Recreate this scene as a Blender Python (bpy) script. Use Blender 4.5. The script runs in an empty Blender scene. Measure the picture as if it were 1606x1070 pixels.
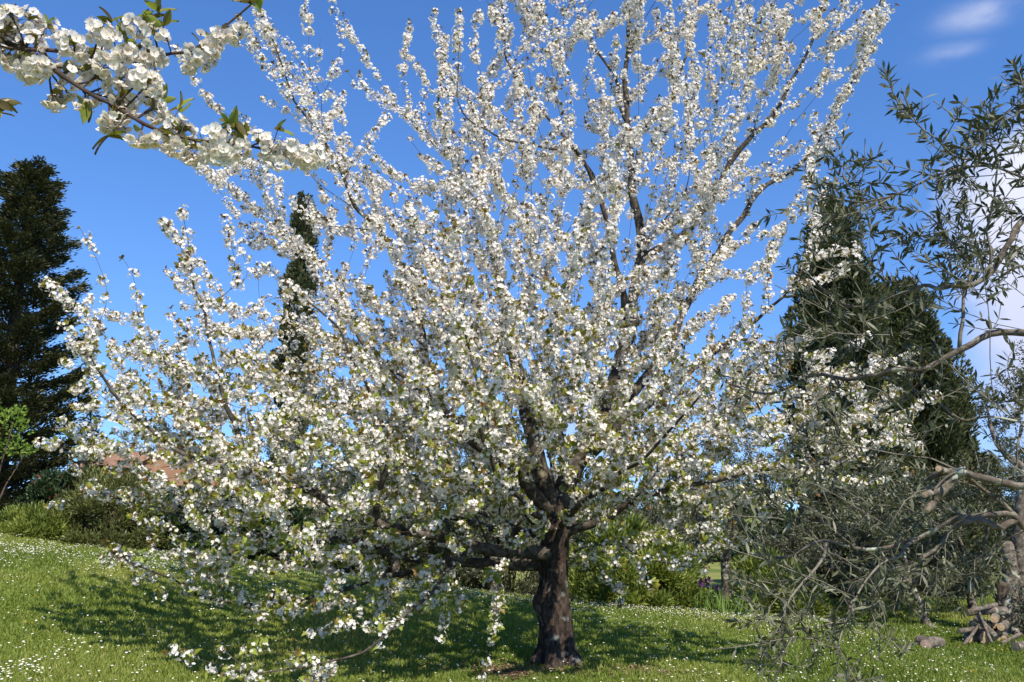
import bpy, math, random
import numpy as np
from math import radians, sin, cos, pi, atan2, tan
random.seed(7)
RNG = np.random.default_rng(7)
S = bpy.context.scene
COL = S.collection

# ------------------------------------------------------------------ camera, sky, sun, exposure
CAM_Z = 1.6
PITCH = radians(11.2)
F = 1336.0                      # focal length in pixels of the 1606 px wide photograph
cd = bpy.data.cameras.new('camera'); cam = bpy.data.objects.new('camera', cd); COL.objects.link(cam)
cam.location = (0, 0, CAM_Z); cam.rotation_euler = (pi / 2 + PITCH, 0, 0)
cd.sensor_width = 36.0; cd.lens = 36.0 * F / 1606.0
cd.clip_start = 0.05; cd.clip_end = 5000
S.camera = cam

SUN_AZ = radians(155)           # clockwise from +Y (north): behind the camera, to the right
SUN_EL = radians(47)
w = bpy.data.worlds.new('World'); S.world = w; w.use_nodes = True
nt = w.node_tree; nt.nodes.clear(); N = nt.nodes.new; L = nt.links.new
out = N('ShaderNodeOutputWorld'); bg = N('ShaderNodeBackground'); bg.inputs['Strength'].default_value = 0.105
sky = N('ShaderNodeTexSky'); sky.sky_type = 'NISHITA'; sky.sun_disc = False
sky.sun_elevation = SUN_EL; sky.sun_rotation = SUN_AZ
sky.altitude = 200; sky.air_density = 1.0; sky.dust_density = 0.0; sky.ozone_density = 4.0
hs = N('ShaderNodeHueSaturation'); hs.inputs['Hue'].default_value = 0.508; hs.inputs['Saturation'].default_value = 1.20; hs.inputs['Value'].default_value = 1.46
L(sky.outputs[0], hs.inputs['Color'])
tc = N('ShaderNodeTexCoord')
nrm = N('ShaderNodeVectorMath'); nrm.operation = 'NORMALIZE'; L(tc.outputs['Generated'], nrm.inputs[0])
sep = N('ShaderNodeSeparateXYZ'); L(nrm.outputs[0], sep.inputs[0])
def M_(op, a, b=None, c=None, clamp=False):
    n = N('ShaderNodeMath'); n.operation = op; n.use_clamp = clamp
    for i, v in enumerate((a, b, c)):
        if v is None: continue
        if isinstance(v, (int, float)): n.inputs[i].default_value = v
        else: L(v, n.inputs[i])
    return n.outputs[0]
up_ = N('ShaderNodeVectorMath'); up_.operation = 'MULTIPLY_ADD'; L(nrm.outputs[0], up_.inputs[0]); up_.inputs[1].default_value = (1, 1, 0.85); up_.inputs[2].default_value = (0, 0, 0.13)
un_ = N('ShaderNodeVectorMath'); un_.operation = 'NORMALIZE'; L(up_.outputs[0], un_.inputs[0]); L(un_.outputs[0], sky.inputs['Vector'])
az = M_('ARCTAN2', sep.outputs[0], sep.outputs[1])
el = M_('ARCSINE', sep.outputs[2])
def blob(a0, e0, sa, se):
    da = M_('DIVIDE', M_('SUBTRACT', az, a0), sa); de = M_('DIVIDE', M_('SUBTRACT', el, e0), se)
    return M_('EXPONENT', M_('MULTIPLY', M_('ADD', M_('MULTIPLY', da, da), M_('MULTIPLY', de, de)), -1.0))
ns = N('ShaderNodeTexNoise'); ns.inputs['Scale'].default_value = 5.0; ns.inputs['Detail'].default_value = 9; ns.inputs['Roughness'].default_value = 0.55
mp = N('ShaderNodeMapping'); mp.inputs['Scale'].default_value = (1, 1, 2.2); mp.inputs['Location'].default_value = (0.3, 0.1, 0.7)
L(nrm.outputs[0], mp.inputs[0]); L(mp.outputs[0], ns.inputs['Vector'])
ns2 = N('ShaderNodeTexNoise'); ns2.inputs['Scale'].default_value = 16.0; ns2.inputs['Detail'].default_value = 8
L(mp.outputs[0], ns2.inputs['Vector'])
b1 = M_('MULTIPLY', blob(0.66, 0.22, 0.17, 0.20), 1.5)       # big cloud low on the right
b3 = M_('MULTIPLY', blob(0.30, 0.06, 0.5, 0.13), 0.55)        # thin veil near the horizon
bb = M_('MAXIMUM', b1, b3)
cl = M_('SUBTRACT', M_('ADD', bb, M_('MULTIPLY', ns.outputs[0], 0.9)), 0.86)
cl = M_('MULTIPLY', cl, 2.4, clamp=True)
b2 = M_('MAXIMUM', blob(0.545, 0.494, 0.032, 0.012), M_('MULTIPLY', blob(0.513, 0.465, 0.024, 0.008), 0.6))
wisp = M_('MULTIPLY', M_('MULTIPLY', b2, M_('SUBTRACT', ns2.outputs[0], 0.25)), 1.7, clamp=True)
cf = M_('MAXIMUM', cl, wisp)
cf = M_('MULTIPLY', cf, 0.9)
mx = N('ShaderNodeMix'); mx.data_type = 'RGBA'
L(cf, mx.inputs['Factor']); L(hs.outputs[0], mx.inputs['A'])
cc = N('ShaderNodeMix'); cc.data_type = 'RGBA'
L(M_('MULTIPLY', M_('SUBTRACT', el, 0.12), 4.0, clamp=True), cc.inputs['Factor'])
cc.inputs['A'].default_value = (4.4, 4.7, 6.4, 1); cc.inputs['B'].default_value = (6.6, 6.7, 7.6, 1)
L(cc.outputs['Result'], mx.inputs['B'])
L(mx.outputs['Result'], bg.inputs['Color']); L(bg.outputs[0], out.inputs[0])

TO_SUN = np.array([sin(SUN_AZ) * cos(SUN_EL), cos(SUN_AZ) * cos(SUN_EL), sin(SUN_EL)])
sd = bpy.data.lights.new('sun', 'SUN'); so = bpy.data.objects.new('sun', sd); COL.objects.link(so)
sd.energy = 4.8; sd.angle = radians(0.53); sd.color = (1.0, 0.93, 0.81)
from mathutils import Vector
so.rotation_euler = Vector(TO_SUN).to_track_quat('Z', 'Y').to_euler(); so.location = (6, -8, 20)
S.view_settings.view_transform = 'Standard'; S.view_settings.look = 'None'
S.view_settings.exposure = 0.55; S.view_settings.gamma = 1.0
S.cycles.max_bounces = 8; S.cycles.diffuse_bounces = 4; S.cycles.transmission_bounces = 4

# ------------------------------------------------------------------ helpers
CP, SP = cos(PITCH), sin(PITCH)
def at(px, py, Y):
    """world point on the ray through photograph pixel (px, py) at distance Y ahead"""
    cx = (px - 803.0) / F; cy = (535.0 - py) / F
    d = np.array([cx, CP - cy * SP, SP + cy * CP])
    t = Y / d[1]
    return np.array([0, 0, CAM_Z]) + d * t
def at_v(px, py, Y):
    cx = (px - 803.0) / F; cy = (535.0 - py) / F
    dy = CP - cy * SP; dz = SP + cy * CP; t = Y / dy
    return np.stack([cx * t, Y + 0 * cx, CAM_Z + dz * t], -1)

def sm(a, b, x):
    t = np.clip((x - a) / (b - a), 0, 1); return t * t * (3 - 2 * t)
def hgt(x, y):
    """lawn height"""
    x = np.asarray(x, float); y = np.asarray(y, float)
    tilt = np.where(x < 0.5, -0.112 * (x - 0.5), -0.075 * (x - 0.5))
    tilt = np.clip(tilt, -0.42, 1.5)
    z = tilt * sm(3.0, 14.0, y) + 0.02 * sm(8, 14, y)
    z = z + 0.025 * np.sin(x * 1.3 + 0.7 * y) * np.sin(0.9 * y - 0.4 * x) + 0.012 * np.sin(3.1 * x + 1.1) * np.sin(2.7 * y)
    fall = sm(15.2, 24, y) * (1 - sm(2.5, 7.0, x))
    z = z - 1.0 * fall * (0.45 + 0.55 * sm(-9, -1, x))
    z = z - 0.35 * sm(16, 30, y) * sm(2.5, 7, x)
    z = z * 1.0 - 1.5 * sm(30, 90, y)
    return z

MATS = {}
def mat(name):
    m = bpy.data.materials.new(name); m.use_nodes = True; MATS[name] = m
    t = m.node_tree; t.nodes.clear()
    return m, t, t.nodes.new, t.links.new
def ramp(nn, stops):
    r = nn('ShaderNodeValToRGB'); e = r.color_ramp.elements
    while len(e) > 1: e.remove(e[-1])
    e[0].position = stops[0][0]; e[0].color = (*stops[0][1], 1)
    for p, c in stops[1:]:
        k = e.new(p); k.color = (*c, 1)
    return r
def leaf_mat(name, stops, rough=0.5, trans=0.3, tcol=(1.1, 1.15, 0.6), spec=0.4):
    m, t, nn, ll = mat(name)
    o = nn('ShaderNodeOutputMaterial'); a = nn('ShaderNodeAttribute'); a.attribute_name = 'tint'
    r = ramp(nn, stops); ll(a.outputs['Fac'], r.inputs[0])
    p = nn('ShaderNodeBsdfPrincipled'); p.inputs['Roughness'].default_value = rough
    p.inputs['Specular IOR Level'].default_value = spec
    ll(r.outputs[0], p.inputs['Base Color'])
    tr = nn('ShaderNodeBsdfTranslucent'); mc = nn('ShaderNodeMix'); mc.data_type = 'RGBA'; mc.blend_type = 'MULTIPLY'
    mc.inputs['Factor'].default_value = 1; mc.inputs['B'].default_value = (*tcol, 1)
    ll(r.outputs[0], mc.inputs['A']); ll(mc.outputs['Result'], tr.inputs[0])
    ms = nn('ShaderNodeMixShader'); ms.inputs[0].default_value = trans
    ll(p.outputs[0], ms.inputs[1]); ll(tr.outputs[0], ms.inputs[2]); ll(ms.outputs[0], o.inputs[0])
    return m
def bark_mat(name, stops, scale=(1, 1, 1), nscale=9, bump=0.6, lichen=None, lich_amt=0.0, dist=0.02):
    m, t, nn, ll = mat(name)
    o = nn('ShaderNodeOutputMaterial'); p = nn('ShaderNodeBsdfPrincipled'); p.inputs['Roughness'].default_value = 0.9
    p.inputs['Specular IOR Level'].default_value = 0.2
    tc = nn('ShaderNodeTexCoord'); mp = nn('ShaderNodeMapping'); mp.inputs['Scale'].default_value = scale
    ll(tc.outputs['Object'], mp.inputs[0])
    n1 = nn('ShaderNodeTexNoise'); n1.inputs['Scale'].default_value = nscale; n1.inputs['Detail'].default_value = 10; n1.inputs['Roughness'].default_value = 0.68
    ll(mp.outputs[0], n1.inputs['Vector'])
    r = ramp(nn, stops); ll(n1.outputs[0], r.inputs[0])
    col = r.outputs[0]
    if lichen:
        n2 = nn('ShaderNodeTexNoise'); n2.inputs['Scale'].default_value = 7; n2.inputs['Detail'].default_value = 8
        ll(tc.outputs['Object'], n2.inputs['Vector'])
        r2 = ramp(nn, [(0.62 - lich_amt, (0, 0, 0)), (0.70 - lich_amt, (1, 1, 1))]); ll(n2.outputs[0], r2.inputs[0])
        mx = nn('ShaderNodeMix'); mx.data_type = 'RGBA'; ll(r2.outputs[0], mx.inputs['Factor']); ll(col, mx.inputs['A']); mx.inputs['B'].default_value = (*lichen, 1)
        col = mx.outputs['Result']
    ll(col, p.inputs['Base Color'])
    b = nn('ShaderNodeBump'); b.inputs['Strength'].default_value = bump; b.inputs['Distance'].default_value = dist
    ll(n1.outputs[0], b.inputs['Height']); ll(b.outputs[0], p.inputs['Normal']); ll(p.outputs[0], o.inputs[0])
    return m
def plain_mat(name, stops, nscale=8, rough=0.8, bump=0.2, coord='Object'):
    m, t, nn, ll = mat(name)
    o = nn('ShaderNodeOutputMaterial'); p = nn('ShaderNodeBsdfPrincipled'); p.inputs['Roughness'].default_value = rough
    tc = nn('ShaderNodeTexCoord'); n1 = nn('ShaderNodeTexNoise'); n1.inputs['Scale'].default_value = nscale; n1.inputs['Detail'].default_value = 8
    ll(tc.outputs[coord], n1.inputs['Vector']); r = ramp(nn, stops); ll(n1.outputs[0], r.inputs[0]); ll(r.outputs[0], p.inputs['Base Color'])
    b = nn('ShaderNodeBump'); b.inputs['Strength'].default_value = bump; b.inputs['Distance'].default_value = 0.02
    ll(n1.outputs[0], b.inputs['Height']); ll(b.outputs[0], p.inputs['Normal']); ll(p.outputs[0], o.inputs[0])
    return m

class Geo:
    """collects vertices, quads, triangles and a per-face tint; build() links ONE mesh object"""
    def __init__(s): s.v = []; s.q = []; s.t = []; s.qt = []; s.tt = []; s.qm = []; s.tm = []; s.n = 0
    def add(s, v, q=None, t=None, tint=0.5, mi=0):
        v = np.asarray(v, float).reshape(-1, 3)
        if q is not None and len(q):
            q = np.asarray(q, int).reshape(-1, 4); s.q.append(q + s.n); s.qt.append(np.broadcast_to(np.asarray(tint, float), (len(q),)) if np.ndim(tint) == 0 else np.asarray(tint)); s.qm.append(np.full(len(q), mi))
        if t is not None and len(t):
            t = np.asarray(t, int).reshape(-1, 3); s.t.append(t + s.n); s.tt.append(np.broadcast_to(np.asarray(tint, float), (len(t),)) if np.ndim(tint) == 0 or len(tint) != len(t) else np.asarray(tint)); s.tm.append(np.full(len(t), mi))
        s.v.append(v); s.n += len(v)
    def batch(s, tv, tq, tt, pos, fr, sc, tint, mi=0):
        """copies of a template: pos (n,3), fr (n,3,3) columns = axes, sc (n,) or (n,3), tint (n,)"""
        n = len(pos)
        if n == 0: return
        tv = np.asarray(tv, float); k = len(tv)
        sc = np.asarray(sc, float)
        if sc.ndim == 1: loc = tv[None] * sc[:, None, None]
        else: loc = tv[None] * sc[:, None, :]
        V = np.einsum('nij,nkj->nki', fr, loc) + pos[:, None, :]
        off = (np.arange(n) * k)[:, None, None]
        tint = np.broadcast_to(np.asarray(tint, float), (n,))
        base = s.n
        if tq is not None and len(tq):
            Q = (np.asarray(tq)[None] + off).reshape(-1, 4); s.q.append(Q + base); s.qt.append(np.repeat(tint, len(tq))); s.qm.append(np.full(len(Q), mi))
        if tt is not None and len(tt):
            T = (np.asarray(tt)[None] + off).reshape(-1, 3); s.t.append(T + base); s.tt.append(np.repeat(tint, len(tt))); s.tm.append(np.full(len(T), mi))
        s.v.append(V.reshape(-1, 3)); s.n += n * k
    def build(s, name, mats, parent=None, smooth=False, origin=None):
        if s.n == 0: return None
        v = np.concatenate(s.v)
        if origin is None and parent is not None: origin = np.array(parent['org'])
        if origin is not None: v = v - np.asarray(origin)
        q = np.concatenate(s.q) if s.q else np.zeros((0, 4), int)
        t = np.concatenate(s.t) if s.t else np.zeros((0, 3), int)
        me = bpy.data.meshes.new(name)
        me.vertices.add(len(v)); me.vertices.foreach_set('co', v.astype(np.float32).ravel())
        nl = len(q) * 4 + len(t) * 3
        me.loops.add(nl); me.loops.foreach_set('vertex_index', np.concatenate([q.ravel(), t.ravel()]).astype(np.int32))
        me.polygons.add(len(q) + len(t))
        st = np.concatenate([np.arange(len(q)) * 4, len(q) * 4 + np.arange(len(t)) * 3]).astype(np.int32)
        me.polygons.foreach_set('loop_start', st)
        me.polygons.foreach_set('use_smooth', np.full(len(st), smooth))
        mi = np.concatenate([np.concatenate(s.qm) if s.qm else np.zeros(0, int), np.concatenate(s.tm) if s.tm else np.zeros(0, int)]).astype(np.int32)
        tint = np.concatenate([np.concatenate(s.qt) if s.qt else np.zeros(0), np.concatenate(s.tt) if s.tt else np.zeros(0)]).astype(np.float32)
        me.update(calc_edges=True)
        for m in (mats if isinstance(mats, (list, tuple)) else [mats]): me.materials.append(m)
        me.polygons.foreach_set('material_index', mi)
        at_ = me.attributes.new('tint', 'FLOAT', 'FACE'); at_.data.foreach_set('value', tint)
        o = bpy.data.objects.new(name, me); COL.objects.link(o)
        if parent is not None: o.parent = parent
        elif origin is not None: o.location = origin
        return o
def tag(o, label=None, cat=None, group=None, kind=None):
    if label: o['label'] = label
    if cat: o['category'] = cat
    if group: o['group'] = group
    if kind: o['kind'] = kind
    return o
def thing(name, loc, label, cat, group=None):
    o = bpy.data.objects.new(name, None); COL.objects.link(o); o.location = tuple(float(c) for c in loc); o.empty_display_size = 0.2
    o['org'] = [float(c) for c in loc]
    return tag(o, label, cat, group)
def clean():
    for o in bpy.data.objects:
        if 'org' in o.keys(): del o['org']

def unit(v): return v / np.maximum(np.linalg.norm(v, axis=-1, keepdims=True), 1e-9)
def rdir(n, rng=RNG): return unit(rng.normal(size=(n, 3)))
def frames_z(z, rng=RNG):
    """frames (columns x,y,z) with given z and random roll"""
    z = unit(z); x = unit(np.cross(z, rdir(len(z), rng))); y = np.cross(z, x)
    return np.stack([x, y, z], -1)
def frames_yz(y, zh):
    """frames with y exact and z as close as possible to the hint"""
    y = unit(y); x = unit(np.cross(y, zh)); z = np.cross(x, y)
    return np.stack([x, y, z], -1)

def tube(g, P, R, sides=6, tint=0.5, cap=True, noise=0.0, rng=RNG, mi=0):
    P = np.asarray(P, float); R = np.asarray(R, float); n = len(P)
    T = np.gradient(P, axis=0); T = unit(T)
    u = np.cross(T[0], [0.31, 0.87, 0.12]); u = u / np.linalg.norm(u)
    V = np.zeros((n, sides, 3)); a = np.arange(sides) * 2 * pi / sides
    for i in range(n):
        u = u - T[i] * np.dot(u, T[i]); u = u / max(np.linalg.norm(u), 1e-9); w_ = np.cross(T[i], u)
        rr = R[i] * (1 + (noise * rng.normal(size=sides) if noise else 0))
        V[i] = P[i] + np.outer(np.cos(a) * rr, u) + np.outer(np.sin(a) * rr, w_)
    i = np.arange(n - 1)[:, None] * sides; j = np.arange(sides)[None]; j2 = (j + 1) % sides
    Q = np.stack([i + j, i + j2, i + sides + j2, i + sides + j], -1).reshape(-1, 4)
    t = None
    vv = V.reshape(-1, 3)
    if cap:
        vv = np.concatenate([vv, P[-1:] + T[-1:] * R[-1] * 0.4, P[:1]]); k = n * sides
        b = (n - 1) * sides
        t = [[b + j_, b + (j_ + 1) % sides, k] for j_ in range(sides)] + [[(j_ + 1) % sides, j_, k + 1] for j_ in range(sides)]
    g.add(vv, Q, t, tint, mi)
def spline(pts, step):
    """Catmull-Rom through rows of pts (any width, first three = xyz), resampled about every step"""
    P = np.asarray(pts, float)
    if len(P) < 3:
        n = max(2, int(np.linalg.norm(P[1, :3] - P[0, :3]) / step) + 1); t = np.linspace(0, 1, n)[:, None]
        return P[0] * (1 - t) + P[1] * t
    A = np.vstack([2 * P[0] - P[1], P, 2 * P[-1] - P[-2]]); out = []
    for i in range(1, len(A) - 2):
        n = max(1, int(np.linalg.norm(A[i + 1, :3] - A[i, :3]) / step + 0.5)); t = (np.arange(n) / n)[:, None]
        a, b, c, d = A[i - 1], A[i], A[i + 1], A[i + 2]
        out.append(0.5 * (2 * b + (c - a) * t + (2 * a - 5 * b + 4 * c - d) * t ** 2 + (3 * b - a - 3 * c + d) * t ** 3))
    out.append(A[-2][None]); return np.concatenate(out)
def in_poly(px, py, poly):
    p = np.asarray(poly, float); c = np.zeros(len(px), bool)
    for (x1, y1), (x2, y2) in zip(p, np.roll(p, -1, 0)):
        if y1 == y2: continue
        k = ((y1 > py) != (y2 > py)) & (px < (x2 - x1) * (py - y1) / (y2 - y1) + x1); c ^= k
    return c
def poly_dist(px, py, poly):
    p = np.asarray(poly, float); d = np.full(len(px), 1e9); q = np.stack([px, py], -1)
    for a, b in zip(p, np.roll(p, -1, 0)):
        ab = b - a; t = np.clip(((q - a) @ ab) / max(ab @ ab, 1e-9), 0, 1)
        d = np.minimum(d, np.linalg.norm(q - (a + t[:, None] * ab), axis=1))
    return d

# ------------------------------------------------------------------ templates
def flower_template():
    v = [(0, 0, -0.05)]; q = []
    for k in range(5):
        a = k * 2 * pi / 5; w_ = 0.60
        for da, r, z in ((-w_, 0.72, 0.20), (0.0, 1.0, 0.26), (w_, 0.72, 0.16)):
            v.append((cos(a + da) * r, sin(a + da) * r, z))
        b = 1 + 3 * k; q.append((0, b, b + 1, b + 2))
    return np.array(v), np.array(q)
FL_V, FL_Q = flower_template()
LEAF_V = np.array([(0, 0, 0), (0.30, .42, .09), (.20, .75, .03), (0, 1, -.16), (-.20, .75, .03), (-.30, .42, .09), (0, .45, -.02), (0, .75, -.07)])
LEAF_Q = np.array([(0, 1, 6, 5), (1, 2, 7, 6), (5, 6, 7, 4)]); LEAF_Q = np.array([(0, 1, 6, 6), ]) if False else LEAF_Q
LEAF_T = np.array([(2, 3, 7), (7, 3, 4)])
LAN_V = np.array([(0, 0, 0), (.085, .3, .012), (.10, .6, .0), (0, 1, -.06), (-.10, .6, .0), (-.085, .3, .012)])
LAN_Q = np.array([(1, 2, 4, 5)]); LAN_T = np.array([(0, 1, 5), (2, 3, 4)])
SPR_V = np.array([(-.10, 0, 0), (.10, 0, 0), (.22, .5, .03), (0, 1, -.02), (-.22, .5, .03)])
SPR_Q = np.array([(0, 1, 2, 4)]); SPR_T = np.array([(4, 2, 3)])

# ------------------------------------------------------------------ materials
m_petal = leaf_mat('petal', [(0, (0.82, 0.72, 0.66)), (0.4, (0.86, 0.81, 0.74)), (1, (0.89, 0.86, 0.80))], rough=0.6, trans=0.42, tcol=(1, 0.97, 0.91), spec=0.2)
m_cleaf = leaf_mat('cherry_leaf', [(0, (0.16, 0.075, 0.03)), (0.35, (0.24, 0.165, 0.038)), (0.6, (0.27, 0.27, 0.045)), (1, (0.28, 0.34, 0.055))], rough=0.4, trans=0.35)
m_olive = leaf_mat('olive_leaf', [(0, (0.042, 0.047, 0.022)), (0.5, (0.095, 0.10, 0.052)), (0.8, (0.16, 0.165, 0.10)), (1, (0.24, 0.235, 0.16))], rough=0.5, trans=0.14, tcol=(1, 1.1, .6), spec=0.3)
m_conifer = leaf_mat('conifer_spray', [(0, (0.036, 0.042, 0.019)), (0.6, (0.075, 0.080, 0.032)), (1, (0.135, 0.125, 0.052))], rough=0.6, trans=0.12)
m_cypress = leaf_mat('cypress_spray', [(0, (0.034, 0.042, 0.017)), (0.55, (0.068, 0.080, 0.028)), (0.85, (0.11, 0.118, 0.042)), (1, (0.135, 0.095, 0.044))], rough=0.6, trans=0.1)
m_oleander = leaf_mat('oleander_leaf', [(0, (0.09, 0.12, 0.025)), (0.5, (0.19, 0.235, 0.045)), (1, (0.32, 0.35, 0.075))], rough=0.4, trans=0.3)
m_lime = leaf_mat('lime_leaf', [(0, (0.12, 0.19, 0.025)), (1, (0.27, 0.37, 0.05))], rough=0.45, trans=0.4)
m_dark = leaf_mat('dark_leaf', [(0, (0.018, 0.035, 0.013)), (0.8, (0.045, 0.075, 0.025)), (1, (0.08, 0.11, 0.035))], rough=0.4, trans=0.15)
m_phot = leaf_mat('red_tip_leaf', [(0, (0.022, 0.04, 0.015)), (0.75, (0.05, 0.08, 0.028)), (0.86, (0.16, 0.035, 0.02)), (1, (0.20, 0.05, 0.03))], rough=0.35, trans=0.15)
m_grass = leaf_mat('grass_blade', [(0, (0.125, 0.18, 0.026)), (0.4, (0.225, 0.28, 0.05)), (0.75, (0.32, 0.325, 0.085)), (1, (0.42, 0.36, 0.16))], rough=0.5, trans=0.38, spec=0.3)
m_daisy = leaf_mat('daisy_petal', [(0, (0.80, 0.70, 0.66)), (0.5, (0.84, 0.82, 0.78)), (1, (0.85, 0.84, 0.82))], rough=0.6, trans=0.15, tcol=(1, 1, 1), spec=0.2)
m_yellow = leaf_mat('yellow_petal', [(0, (0.75, 0.50, 0.02)), (1, (0.80, 0.60, 0.03))], rough=0.6, trans=0.1, tcol=(1, 1, .6))
m_iris = leaf_mat('iris_petal', [(0, (0.05, 0.012, 0.06)), (1, (0.10, 0.02, 0.13))], rough=0.6, trans=0.2, tcol=(1, .8, 1))
m_green = leaf_mat('stem_green', [(0, (0.09, 0.15, 0.03)), (1, (0.17, 0.25, 0.05))], rough=0.5, trans=0.15)
m_cbark = bark_mat('cherry_bark', [(0.30, (0.018, 0.015, 0.012)), (0.47, (0.052, 0.043, 0.034)), (0.60, (0.115, 0.096, 0.072)), (0.76, (0.22, 0.19, 0.145))], nscale=14, bump=0.7, lichen=(0.25, 0.22, 0.14), lich_amt=0.0)
m_trunk = bark_mat('cherry_trunk_bark', [(0.34, (0.010, 0.008, 0.007)), (0.46, (0.038, 0.028, 0.022)), (0.57, (0.105, 0.070, 0.052)), (0.75, (0.21, 0.165, 0.13))], scale=(1, 1, 0.34), nscale=19, bump=1.0, lichen=(0.22, 0.23, 0.20), lich_amt=0.02, dist=0.09)
m_ctwig = bark_mat('cherry_twig_bark', [(0.3, (0.030, 0.021, 0.017)), (0.7, (0.11, 0.075, 0.058))], nscale=20, bump=0.3)
m_obark = bark_mat('olive_bark', [(0.30, (0.04, 0.032, 0.025)), (0.5, (0.13, 0.105, 0.08)), (0.7, (0.29, 0.255, 0.20))], nscale=16, bump=0.8, lichen=(0.42, 0.43, 0.34), lich_amt=0.05)
m_otwig = bark_mat('olive_twig_bark', [(0.3, (0.10, 0.085, 0.065)), (0.7, (0.24, 0.215, 0.17))], nscale=20, bump=0.2)
m_dbark = bark_mat('dark_bark', [(0.3, (0.03, 0.022, 0.016)), (0.7, (0.14, 0.10, 0.07))], nscale=10, bump=0.6)
m_wood = plain_mat('cut_wood', [(0.3, (0.33, 0.21, 0.11)), (0.7, (0.52, 0.38, 0.23))], nscale=25, rough=0.8)
m_pinkwood = plain_mat('cut_wood_pinkish', [(0.3, (0.50, 0.31, 0.22)), (0.7, (0.64, 0.46, 0.36))], nscale=25, rough=0.8)

# ground: lawn soil and turf, brown litter under the tree, dry patches
m_ground, t, nn, ll = mat('lawn_ground')
o = nn('ShaderNodeOutputMaterial'); p = nn('ShaderNodeBsdfPrincipled'); p.inputs['Roughness'].default_value = 0.95; p.inputs['Specular IOR Level'].default_value = 0.1
geo = nn('ShaderNodeNewGeometry')
n1 = nn('ShaderNodeTexNoise'); n1.inputs['Scale'].default_value = 0.55; n1.inputs['Detail'].default_value = 7; ll(geo.outputs['Position'], n1.inputs['Vector'])
n2 = nn('ShaderNodeTexNoise'); n2.inputs['Scale'].default_value = 26; n2.inputs['Detail'].default_value = 6; ll(geo.outputs['Position'], n2.inputs['Vector'])
r1 = ramp(nn, [(0.35, (0.12, 0.16, 0.034)), (0.5, (0.20, 0.225, 0.055)), (0.68, (0.29, 0.26, 0.10))]); ll(n1.outputs[0], r1.inputs[0])
r2 = ramp(nn, [(0.3, (0.55, 0.55, 0.5)), (0.7, (1.3, 1.3, 1.3))]); ll(n2.outputs[0], r2.inputs[0])
mm = nn('ShaderNodeMix'); mm.data_type = 'RGBA'; mm.blend_type = 'MULTIPLY'; mm.inputs['Factor'].default_value = 1
ll(r1.outputs[0], mm.inputs['A']); ll(r2.outputs[0], mm.inputs['B']); ll(mm.outputs['Result'], p.inputs['Base Color'])
b = nn('ShaderNodeBump'); b.inputs['Strength'].default_value = 0.7; b.inputs['Distance'].default_value = 0.04; ll(n2.outputs[0], b.inputs['Height']); ll(b.outputs[0], p.inputs['Normal'])
ll(p.outputs[0], o.inputs[0])
m_soil = plain_mat('leaf_litter', [(0.35, (0.06, 0.035, 0.02)), (0.65, (0.19, 0.12, 0.08))], nscale=40, rough=0.95, bump=0.8)

# ------------------------------------------------------------------ ground sheet
def build_ground():
    xs = np.concatenate([-np.geomspace(3000, 31, 22), np.linspace(-30, 30, 241), np.geomspace(31, 3000, 22)])
    ys = np.concatenate([-np.geomspace(500, 11, 12), np.linspace(-10, 45, 221), np.geomspace(46, 4000, 30)])
    X, Y = np.meshgrid(xs, ys); Z = hgt(X, Y)
    V = np.stack([X, Y, Z], -1).reshape(-1, 3); nx = len(xs)
    i = np.arange(len(ys) - 1)[:, None] * nx; j = np.arange(nx - 1)[None]
    Q = np.stack([i + j, i + j + 1, i + nx + j + 1, i + nx + j], -1).reshape(-1, 4)
    g = Geo(); g.add(V, Q); tag(g.build('ground', m_ground, smooth=True), kind='structure')
build_ground()

# low-frequency 2-D value noise for patches
_NG = np.random.default_rng(3).random((64, 64))
def vnoise(x, y):
    x = np.asarray(x) % 63; y = np.asarray(y) % 63
    i = x.astype(int); j = y.astype(int); u = x - i; v = y - j; u = u * u * (3 - 2 * u); v = v * v * (3 - 2 * v)
    g = _NG; i2 = (i + 1) % 64; j2 = (j + 1) % 64
    return (g[i, j] * (1 - u) + g[i2, j] * u) * (1 - v) + (g[i, j2] * (1 - u) + g[i2, j2] * u) * v
def litter_mask(x, y):
    d1 = ((x + 0.05) / 0.55) ** 2 + ((y - 8.9) / 0.3) ** 2; d2 = ((x - 1.25) / 0.5) ** 2 + ((y - 9.1) / 0.22) ** 2
    return (0.8 * np.exp(-d1) + 0.6 * np.exp(-d2)) * (.4 + 1.2 * vnoise(x * 5 + 3, y * 7 + 2))

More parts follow.
